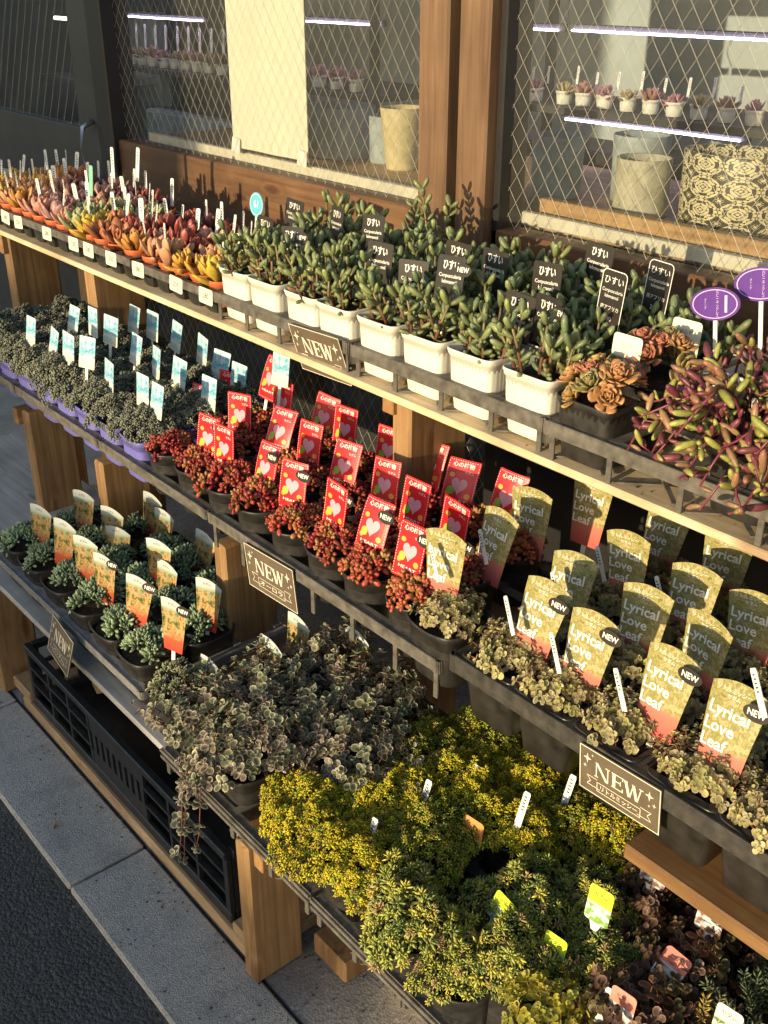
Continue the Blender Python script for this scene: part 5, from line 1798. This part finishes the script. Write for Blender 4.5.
for s, z, sz in (('ひすい', 0.096, 0.012), ('Corpuscularia', 0.083, 0.0066), ('lehmannii', 0.0755, 0.0066), ('南アフリカ', 0.060, 0.0068), ('280', 0.046, 0.009), ('〇', 0.030, 0.011)):
    add_text(lm, s, sz, 0, z, -0.0009, 0)
tall_l = lm.data('lettering', M['white_ink'], False)
for n_, (px, py, Y, lb) in enumerate([(596, 268, 1.12, 'tall rounded black card with white writing, nearer of the two tall ones'), (643, 259, 1.22, 'tall rounded black card with white writing, behind and right of its twin')]):
    q = at(px, py, Y)
    t = thing('black_name_card', lb, 'plant tag', (q[0] + 0.022, Y, q[2] - 0.11))
    t.rotation_euler = (-0.1, 0.03, -0.1)
    part('card', tall, t)
    part('lettering', tall_l, t)
    part('edge_line', edge, t)

# blank-looking cream cards by the rosettes
small_card('card_white', 612, 331, 1.085, 'cream card with a printed rosette beside the orange cluster', 0.046, 0.062, yaw=0.0, lean=0.1, text='ミニマ')
small_card('card_white', 671, 316, 1.185, 'cream card behind the taller olive rosettes', 0.046, 0.074, yaw=0.0, lean=0.1, text='ミニマ')


def oval_tag(label, px, py, Y, rx, rz, mat, ring, roll, txt, vertical, name, spare=None):
    q = at(px, py, Y)
    t = thing(name, label, 'plant tag', (q[0], Y, q[2]))
    t.rotation_euler = (-0.1, roll, 0)
    b = MB()
    b.prism(disc(rx, rz, n=36), -0.0006, 0.0006)
    part('card', b.data('card', mat, False), t)
    e = MB()
    o, i_ = disc(rx * 0.90, rz * 0.88, n=36), disc(rx * 0.86, rz * 0.83, n=36)
    k = len(o)
    e.add([(x, -0.0009, z) for x, z in o] + [(x, -0.0009, z) for x, z in i_], [(j, (j + 1) % k, k + (j + 1) % k, k + j) for j in range(k)])
    part('edge_line', e.data('ring', ring, False), t)
    l = MB()
    if vertical:
        add_text(l, txt, 0.0052, 0.004, 0.0, -0.0009, 0, vertical=True)
        add_text(l, 'オトンナ', 0.0042, -0.014, 0.0, -0.0009, 0, vertical=True)
        l.box((0.015, -0.001, -0.011), (0.019, -0.0008, 0.011))
    else:
        add_text(l, txt, rx * 0.85, 0, 0, -0.0009, 0, bold=0.02)
    part('lettering', l.data('lettering', M['white_ink'] if not vertical else M['lilac_ink'], False), t)
    s = MB()
    s.box((-0.003, 0.0007, -0.12), (0.003, 0.0017, -rz * 0.9))
    part('stake', s.data('stake', M['white'], False), t)


oval_tag('purple oval tag with white script above the dark rosettes, left one', 715, 304, 1.21, 0.038, 0.0215, M['purple_card'], M['lilac_ink'], -0.22, 'ルビーネックレス', True, 'oval_tag')
oval_tag('purple oval tag cut by the right picture edge', 761, 284, 1.24, 0.039, 0.022, M['purple_card'], M['lilac_ink'], -0.22, 'ルビーネックレス', True, 'oval_tag')
oval_tag('turquoise round tag standing above the small red pots', 256.5, 204.5, 1.20, 0.0235, 0.0235, M['teal_ink'], M['white_ink'], 0.05, '61', False, 'round_tag')


# the four NEW boards
def serif(mb, z0, h, w, y):
    """N E W in a heavy serif"""
    def q(pts):
        mb.prism(pts, y - 0.0003, y, 0)
    t, s = 0.020 * h / 0.1, 0.055 * h / 0.1
    X = -w / 2
    lw = w * 0.30

    def bar(x0, x1, a, b_):
        q([(x0, a), (x0, b_), (x1, b_), (x1, a)])

    def slant(xa, xb, th, a, b_):
        q([(xa, a), (xb, b_), (xb + th, b_), (xa + th, a)])
    H = h
    th, tn, sf = 0.19 * H, 0.07 * H, 0.055 * H
    # N
    bar(X + 0.06 * H, X + 0.06 * H + tn, z0 + sf, z0 + H - sf)
    bar(X + lw - tn - 0.06 * H, X + lw - 0.06 * H, z0, z0 + H - sf)
    slant(X + lw - 0.06 * H - th, X + 0.02 * H, th, z0, z0 + H)
    bar(X - 0.03 * H, X + 0.22 * H, z0, z0 + sf)
    bar(X + lw - 0.26 * H, X + lw + 0.03 * H, z0 + H - sf, z0 + H)
    # E
    X2 = X + w * 0.355
    ew = w * 0.235
    bar(X2 + 0.05 * H, X2 + 0.05 * H + th, z0 + sf, z0 + H - sf)
    bar(X2 - 0.02 * H, X2 + ew, z0, z0 + sf)
    bar(X2 - 0.02 * H, X2 + ew, z0 + H - sf, z0 + H)
    bar(X2 + 0.05 * H + th, X2 + ew * 0.72, z0 + H * 0.49, z0 + H * 0.55)
    bar(X2 + ew - tn, X2 + ew, z0 + sf, z0 + H * 0.24)
    bar(X2 + ew - tn, X2 + ew, z0 + H * 0.78, z0 + H - sf)
    bar(X2 + ew * 0.72 - 0.0, X2 + ew * 0.72 + tn * 0.8, z0 + H * 0.38, z0 + H * 0.66)
    # W
    X3 = X + w * 0.60
    ww = w * 0.40
    slant(X3 + ww * 0.22, X3 + 0.02 * H, th, z0, z0 + H)
    slant(X3 + ww * 0.30, X3 + ww * 0.47, tn, z0 + H * 0.02, z0 + H)
    slant(X3 + ww * 0.60, X3 + ww * 0.42, th, z0, z0 + H)
    slant(X3 + ww * 0.68, X3 + ww * 0.86, tn, z0 + H * 0.02, z0 + H)
    bar(X3 - 0.03 * H, X3 + 0.27 * H, z0 + H - sf, z0 + H)
    bar(X3 + ww * 0.78, X3 + ww * 1.0, z0 + H - sf, z0 + H)


def star(mb, x, z, r, y):
    o = []
    for k in range(8):
        a = PI / 2 - k * PI / 4
        rr = r if k % 2 == 0 else r * 0.28
        o.append((x + rr * math.cos(a) * 0.8, z + rr * math.sin(a)))
    mb.prism(o, y - 0.0003, y)


def new_sign(label, loc, w, h, rot, ribbon):
    t = thing('shelf_sign', label, 'sign', loc)
    t['group'] = 'NEW signs clipped to the shelf rims'
    t.rotation_euler = rot
    b = MB()
    b.box((-w / 2, 0, -h), (w / 2, 0.0022, 0), ch=0.0006)
    part('board', b.data('board', M['sign_board'], False), t)
    l = MB()
    y = -0.0004
    e = 0.0011
    for lo, hi in (((-w / 2, -h), (w / 2, -h + e)), ((-w / 2, -e), (w / 2, 0)), ((-w / 2, -h + e), (-w / 2 + e, -e)), ((w / 2 - e, -h + e), (w / 2, -e))):
        l.box((lo[0], y - 0.0003, lo[1]), (hi[0], y, hi[1]))
    serif(l, -h * 0.56, h * 0.33, w * 0.60, y)
    star(l, -w * 0.40, -h * 0.24, h * 0.115, y)
    star(l, -w * 0.335, -h * 0.13, h * 0.035, y)
    star(l, -w * 0.43, -h * 0.43, h * 0.05, y)
    star(l, w * 0.37, -h * 0.26, h * 0.115, y)
    star(l, w * 0.43, -h * 0.42, h * 0.055, y)
    star(l, w * 0.37, -h * 0.48, h * 0.035, y)
    part('lettering', l.data('lettering', M['sign_ink'], False), t)
    r_ = MB()

    def line(pts, th=0.0009):
        for (xa, za), (xb, zb) in zip(pts[:-1], pts[1:]):
            L = math.hypot(xb - xa, zb - za)
            nx, nz = -(zb - za) / L * th / 2, (xb - xa) / L * th / 2
            r_.add([(xa + nx, y - 0.0003, za + nz), (xb + nx, y - 0.0003, zb + nz), (xb - nx, y - 0.0003, zb - nz), (xa - nx, y - 0.0003, za - nz)], [(0, 1, 2, 3)])
    a = w * 0.27
    z0, z1 = -h * 0.87, -h * 0.67
    line([(-a, z0), (a, z0), (a, z1), (-a, z1), (-a, z0)])
    for s in (-1, 1):
        line([(s * a, z1 + h * 0.05), (s * w * 0.40, z1 + h * 0.05), (s * w * 0.355, (z0 + z1) / 2 + h * 0.05), (s * w * 0.40, z0 + h * 0.05), (s * a * 0.86, z0 + h * 0.05)])
    add_text(r_, ribbon, h * 0.13, 0, (z0 + z1) / 2, y - 0.0004, 0, width=w * 0.46, bold=0.01)
    part('ribbon', r_.data('ribbon', M['sign_ink'], False), t)


q = (at(288.7, 322, 0.979) + at(338, 339, 0.979)) / 2
new_sign('brown NEW sign clipped to the top shelf under the white pots', (q[0] + 0.002, 0.977, q[2]), 0.134, 0.086, (R(16), R(-2.5), 0), 'レーマニー')
q = (at(244.5, 543.4, 0.795) + at(293, 571, 0.795)) / 2
new_sign('brown NEW sign clipped to the middle shelf under the red sedum', (q[0], 0.794, q[2] + 0.002), 0.134, 0.078, (R(3), R(-3), 0), 'オーロラ')
q = (at(581, 743, 0.797) + at(661, 790.7, 0.797)) / 2
new_sign('large lit NEW sign on the deep tray of pale sedum, nearest the viewer', (q[0], 0.797, q[2]), 0.113, 0.064, (R(4), R(-2), 0), 'リトルミッシー')
q = (at(51, 617, 0.606) + at(76, 640, 0.606)) / 2
new_sign('black shaded NEW sign on the weathered bottom board at the left', (q[0], 0.606, q[2]), 0.108, 0.072, (R(-16), R(2), R(-6)), 'パリダム')

cr = MB()
for k in range(420):
    if k < 240:
        p = (RNG.uniform(-2.2, -0.8), 0.66 - abs(RNG.normal(0, 0.06)) if k % 3 else RNG.uniform(0.49, 0.64), 0.0)
    elif k < 320:
        p = (RNG.uniform(-1.06, -0.6), RNG.uniform(0.66, 0.8), -0.003)
    else:
        p = (RNG.uniform(-1.7, -0.2), 0.988 + abs(RNG.normal(0, 0.05)), TOP)
    d = RNG.normal(0, 1, 3)
    L = 0.0012 + 0.0035 * RNG.random() ** 2
    cr.instances(TINY, [np.array(p) + (0, 0, L * 0.25)], [(d[0], d[1], 0.05)], [(0, 0, 1)], L * 1.6, L, L * 0.7, pick([(0.05, 0.035, 0.025), (0.16, 0.11, 0.06), (0.10, 0.07, 0.04), (0.30, 0.27, 0.22)]), (0.09, 0.065, 0.04))
so = part('soil_crumbs', cr.data('soil_crumbs', M['leaf'], True))
so['label'] = 'scattered soil crumbs and dry bits on kerb and shelf board'
so['category'] = 'soil crumbs'
so['kind'] = 'stuff'
for n_, (x, y, lb) in enumerate([(-1.33, 0.585, 'curled brown dry leaf on the kerb by the crate'), (-1.62, 0.52, 'small brown dry leaf near the asphalt edge'), (-0.97, 0.60, 'pale dry leaf on the kerb beside the front post')]):
    d = MB()
    d.instances(ROUND, [(0, 0, 0.001)], [(math.cos(n_ * 2), math.sin(n_ * 2), 0.15)], [(0, 0.2, 1)], 0.014, 0.008, 0.012, (0.20, 0.11, 0.05), (0.30, 0.19, 0.09), bend=0.4)
    o = part('dry_leaf', d.data('dry_leaf', M['leaf_thin'], True), None, (x, y, 0.001))
    o['label'] = lb
    o['category'] = 'dry leaf'

# ------------------------------------------------------------------ BLACK CRATE UNDER THE BOTTOM BOARD
crate = thing('plastic_crate', 'long black folding plastic crate with lattice sides under the bottom board', 'crate', (-1.985, 0.646, 0.0285), 0)
CW, CD, CH = 0.81, 0.30, 0.165


def lattice(mb, w, h, frm, solid, nx, ny, y0, y1):
    """side of the crate in its own xz plane"""
    b = 0.008
    mb.box((0, y0, 0), (w, y1, 0.024), ch=0.002)
    mb.box((0, y0 - 0.004, h - 0.016), (w, y1 + 0.002, h), ch=0.002)
    mb.box((0, y0, 0.0242), (0.014, y1, h - 0.0162), ch=0.001)
    mb.box((w - 0.014, y0, 0.0242), (w, y1, h - 0.0162), ch=0.001)
    segs = [(0.0142, w * solid[0]), (w * solid[1], w - 0.0142)]
    for a, c in segs:
        for i in range(1, nx + (1 if c < w * 0.6 else 0)):
            x = a + (c - a) * i / nx
            mb.box((x - b / 2, y0 + 0.001, 0.0243), (x + b / 2, y1 - 0.001, h - 0.0163))
        for j in range(1, ny):
            z = 0.0242 + (h - 0.04) * j / ny
            mb.box((a, y0 + 0.0005, z - 0.0035), (c, y1 - 0.0005, z + 0.0035))
    a, c = w * solid[0] + 0.005, w * solid[1] - 0.001
    mb.box((a, y0 + 0.002, 0.0244), (c, y1 - 0.002, h * 0.36))
    mb.box((a, y0 + 0.002, h * 0.66), (c, y1 - 0.002, h - 0.0164))
    k = 9
    for i in range(k):
        x0_ = a + (c - a) * (i + 0.28) / k
        mb.box((x0_, y0 + 0.002, h * 0.361), (x0_ + (c - a) / k * 0.55, y1 - 0.002, h * 0.659))


cm = MB()
lattice(cm, CW, CH, 0, (0.36, 0.64), 3, 3, 0.0, 0.010)
part('front_side', cm.data('front_side', M['crate'], False), crate)
cm = MB()
lattice(cm, CW, CH, 0, (0.36, 0.64), 3, 3, CD - 0.010, CD)
part('rear_side', cm.data('rear_side', M['crate'], False), crate)
for x in (0.011, CW - 0.001):
    cm = MB()
    lattice(cm, CD - 0.024, CH - 0.002, 0, (0.36, 0.64), 2, 3, 0.0, 0.010)
    part('end_side', cm.data('end_side', M['crate'], False), crate, (x, 0.012, 0.001), (0, 0, PI / 2))
cm = MB()
cm.box((0.013, 0.0105, 0.001), (CW - 0.013, CD - 0.0105, 0.008))
part('base', cm.data('base', M['crate'], False), crate)
# a loose offcut and empty pots inside it
mb = MB()
mb.box((-0.13, -0.02, 0), (0.13, 0.02, 0.03), ch=0.002)
oc = part('wood_offcut', mb.data('offcut', M['plank'], False), None, (-1.80, 0.84, 0.10), (0.0, R(-18), R(35)))
oc['label'] = 'short wooden offcut lying in the black crate'
oc['category'] = 'offcut'
for n_, (x, y) in enumerate([(-1.62, 0.80), (-1.50, 0.84), (-1.38, 0.80)]):
    e = part('empty_pot', POT['black_round'], None, (x, y, 0.0375))
    e['label'] = 'empty black pot standing in the black crate, %s' % nth(n_, 3)
    e['category'] = 'pot'
    e['group'] = 'empty pots in the crate'

# ------------------------------------------------------------------ RACKS INSIDE THE SHOP
def indoor_rack(label, x0, x1, y0, y1, zs, lights):
    t = thing('grow_rack', label, 'shelf rack', ((x0 + x1) / 2, y0, 0))
    cx = (x0 + x1) / 2
    for z in zs:
        mb = MB()
        mb.box((x0 - cx, 0, z - 0.02), (x1 - cx, y1 - y0, z), ch=0.002)
        part('shelf', mb.data('shelf', M['room_dark'], False), t)
    for x in (x0 + 0.015, x1 - 0.015):
        for y in (0.015, y1 - y0 - 0.015):
            mb = MB()
            mb.box((x - cx - 0.012, y - 0.012, 0.03), (x - cx + 0.012, y + 0.012, 2.3))
            part('upright', mb.data('upright', M['room_dark'], False), t)
    for a, b_, z in lights:
        mb = MB()
        mb.tube([(a - cx, 0.06, z), (b_ - cx, 0.06, z)], 0.0026, 8)
        gl = part('grow_light', mb.data('grow_light', M['led'], True), t)
        hb = MB()
        hb.box((a - cx - 0.02, 0.066, z - 0.004), (b_ - cx + 0.02, 0.080, z + 0.016), ch=0.002)
        hb.tube([(a - cx - 0.02, 0.072, z + 0.017), (a - cx - 0.05, 0.09, z + 0.06), (a - cx - 0.03, 0.12, z + 0.12)], 0.002, 5)
        part('lamp_housing', hb.data('lamp_housing', M['room_dark'], False), gl)


indoor_rack('dark grow rack with violet lamps behind the right window', -2.45, -0.6, 2.4, 2.75, (0.9, 1.16, 1.56), [(-2.12, -1.45, 1.352), (-2.32, -2.17, 1.350), (-2.12, -1.55, 1.122), (-1.42, -0.8, 1.352)])
indoor_rack('dark grow rack with violet lamps behind the left window', -4.9, -2.9, 2.4, 2.8, (0.75, 1.125, 1.55), [(-4.80, -4.05, 1.318), (-3.35, -2.95, 1.338)])
mb = MB()
mb.box((-5.6, 2.75, 0.9), (-4.95, 2.8, 1.32))
mb.box((-5.6, 2.4, 1.0), (-5.0, 2.8, 1.03))
bx = thing('storage_shelf', 'pale storage shelf seen through the door glass', 'shelf', (0, 0, 0))
part('panel', mb.data('panel', M['room_wall'], False), bx)
mb = MB()
mb.tube([(-5.2, 2.36, 1.30), (-4.95, 2.36, 1.30)], 0.008, 8)
wl = part('ceiling_lamp', mb.data('lamp', M['led_warm'], True), None)
wl['label'] = 'short warm strip lamp seen through the door glass'
wl['category'] = 'lamp'
mb = MB()
mb.box((-4.3, 2.3, 0.55), (-3.2, 2.38, 0.98), ch=0.01)
dk = part('storage_box', mb.data('box', M['grey_pot'], False), None)
dk['label'] = 'grey storage box under the left grow rack'
dk['category'] = 'box'
IN = [v_eche((0.30, 0.14, 0.10), (0.46, 0.24, 0.20), 0, n=22, L=0.034, W=0.014, H=0.007), v_eche((0.34, 0.14, 0.16), (0.50, 0.24, 0.28), 0, n=18, L=0.03, W=0.014, H=0.007),
      v_eche((0.30, 0.26, 0.12), (0.46, 0.38, 0.18), 0, n=24, L=0.03, W=0.013, H=0.007)]
RP = [-2.30, -2.24, -2.13, -2.06, -1.985, -1.905, -1.83, -1.755, -1.68, -1.60, -1.52, -1.45, -1.36, -1.28, -1.20]
for n_, x in enumerate(RP):
    plant('indoor_plant', 'small rosette under the violet lamp behind the right window, %s' % nth(n_, len(RP)), (x, 2.46, 1.161), POT['shop_white'], SOIL['small'], IN[n_ % 3], 0.05, 'rosettes on the right grow rack', pot_sc=0.72, sc=1.15, fname='rosette')
    stick_tag('white tag behind an indoor rosette, right window, %s' % nth(n_, len(RP)), (x + 0.01, 2.50, 1.222 + 0.006 * (n_ % 3)), 0.05, 0, 0.05, group='tags on the right grow rack', sc=0.75)
LP = [-4.74, -4.66, -4.57, -4.48, -4.38, -4.29, -4.20, -4.11, -4.02, -3.92]
for n_, x in enumerate(LP):
    plant('indoor_plant', 'small rosette under the violet lamp behind the left window, %s' % nth(n_, len(LP)), (x, 2.46, 1.126), POT['shop_white'], SOIL['small'], IN[n_ % 3], 0.05, 'rosettes on the left grow rack', pot_sc=0.8, sc=1.5, fname='rosette')
    stick_tag('white tag behind an indoor rosette, left window, %s' % nth(n_, len(LP)), (x + 0.02, 2.52, 1.235), 0.05, 0, 0.02, group='tags on the left grow rack', sc=1.6)
for n_, x in enumerate([-3.28, -3.18, -3.07]):
    plant('indoor_plant', 'pink rosette right of the paper sheet inside, %s of three' % nth(n_, 3), (x, 2.46, 1.126), POT['shop_white'], SOIL['small'], IN[1], 0.05, 'pink rosettes beside the paper', pot_sc=0.8, sc=1.5, fname='rosette')
for n_, (x, l) in enumerate([(-2.0, 'left'), (-1.45, 'right')]):
    mb = MB()
    mb.box((x - 0.26, 0, 0), (x + 0.26, 0.22, 0.05), ch=0.003)
    mb.box((x - 0.25, 0.01, 0.051), (x + 0.25, 0.21, 0.053))
    s = part('seed_tray', mb.data('seed_tray', M['tray2'], False), None, (0, 2.42, 1.0), None)
    s['label'] = 'black seed tray under the %s end of the indoor shelf' % l
    s['category'] = 'tray'

# ------------------------------------------------------------------ ACROSS THE STREET (behind the viewer; unseen house and board added to throw the shade)
house = thing('shade_house', 'unseen gabled house added behind the viewer, roof shaped to shade the lower left', 'house', (0, -20.3, 0))
mb = MB()
gx = [(-11, 0), (-11, 3.25), (-5.0, 6.05), (0.25, 3.84), (0.25, 0)]  # added house, roof slope shaped to the wanted shade edge
mb.prism(gx, -8.0, 0.0)
part('wall', mb.data('wall', M['house_wall'], False), house)
mb = MB()
for (xa, za), (xb, zb) in (((-5.0, 6.06), (0.70, 3.66)), ((-5.0, 6.06), (-11.6, 3.28))):
    V = [(x, y, z + d) for d in (0.0, 0.16) for x, y, z in ((xa, 0.3, za), (xb, 0.3, zb), (xb, -8.3, zb), (xa, -8.3, za))]
    mb.add(V, [(0, 1, 2, 3), (4, 7, 6, 5), (0, 4, 5, 1), (1, 5, 6, 2), (2, 6, 7, 3), (3, 7, 4, 0)])
part('roof', mb.data('roof', M['house_roof'], False), house)
for x in (-9.3, -6.8, -4.3, -1.8):
    mb = MB()
    mb.box((x - 0.7, 0.002, 1.1), (x + 0.7, 0.05, 2.4), ch=0.01)
    part('window', mb.data('window', M['house_glass'], False), house)

blocker = thing('shade_board', 'unseen board on two posts, added behind the viewer to shade the left window', 'shade board', (-1.6, -6.0, 0))  # added board, never in view, keeps sun off the left window and rail
mb = MB()
mb.box((-2.6, -0.02, 2.28), (-0.42, 0.02, 4.3), ch=0.005)
part('shade_panel', mb.data('shade_panel', M['chrome'], False), blocker)
for x in (-1.9, -0.9):
    mb = MB()
    mb.box((x - 0.04, 0.021, 0.0), (x + 0.04, 0.10, 4.2), ch=0.005)
    part('post', mb.data('post', M['chrome'], False), blocker)

# ------------------------------------------------------------------ LIGHT
SUN_AZ, SUN_EL = R(175.5), R(10.0)     # clockwise from +Y, towards the sun
to_sun = Vector((math.sin(SUN_AZ) * math.cos(SUN_EL), math.cos(SUN_AZ) * math.cos(SUN_EL), math.sin(SUN_EL)))
ld = bpy.data.lights.new('sun', 'SUN')
ld.energy = 3.3
ld.angle = R(0.5)
ld.color = (1.0, 0.80, 0.50)
lo = bpy.data.objects.new('sun', ld)
COL.objects.link(lo)
lo.rotation_euler = to_sun.to_track_quat('Z', 'Y').to_euler()
W = bpy.data.worlds.new('World')
SC.world = W
W.use_nodes = True
nt = W.node_tree
bg = nt.nodes['Background']
sky = nt.nodes.new('ShaderNodeTexSky')
sky.sky_type = 'NISHITA'
sky.sun_disc = False
sky.sun_elevation = SUN_EL
sky.sun_rotation = SUN_AZ
sky.air_density = 1.0
sky.dust_density = 1.0
nt.links.new(sky.outputs[0], bg.inputs[0])
bg.inputs[1].default_value = 0.125

cd = bpy.data.cameras.new('camera')
cam = bpy.data.objects.new('camera', cd)
COL.objects.link(cam)
cam.location = (0, 0, CAM_H)
Mx = Matrix((_R.tolist(), _U.tolist(), (-_F).tolist())).transposed()
cam.rotation_euler = Mx.to_euler()
cd.sensor_fit = 'VERTICAL'
cd.sensor_height = 36.0
cd.sensor_width = 27.0
cd.lens = 36.0 * F_PX / 1024.0
cd.clip_start = 0.02
cd.clip_end = 500.0
SC.camera = cam
SC.render.resolution_x, SC.render.resolution_y = 768, 1024
SC.view_settings.view_transform = 'Standard'
SC.view_settings.look = 'None'
SC.view_settings.exposure = 1.0
SC.view_settings.gamma = 1.0
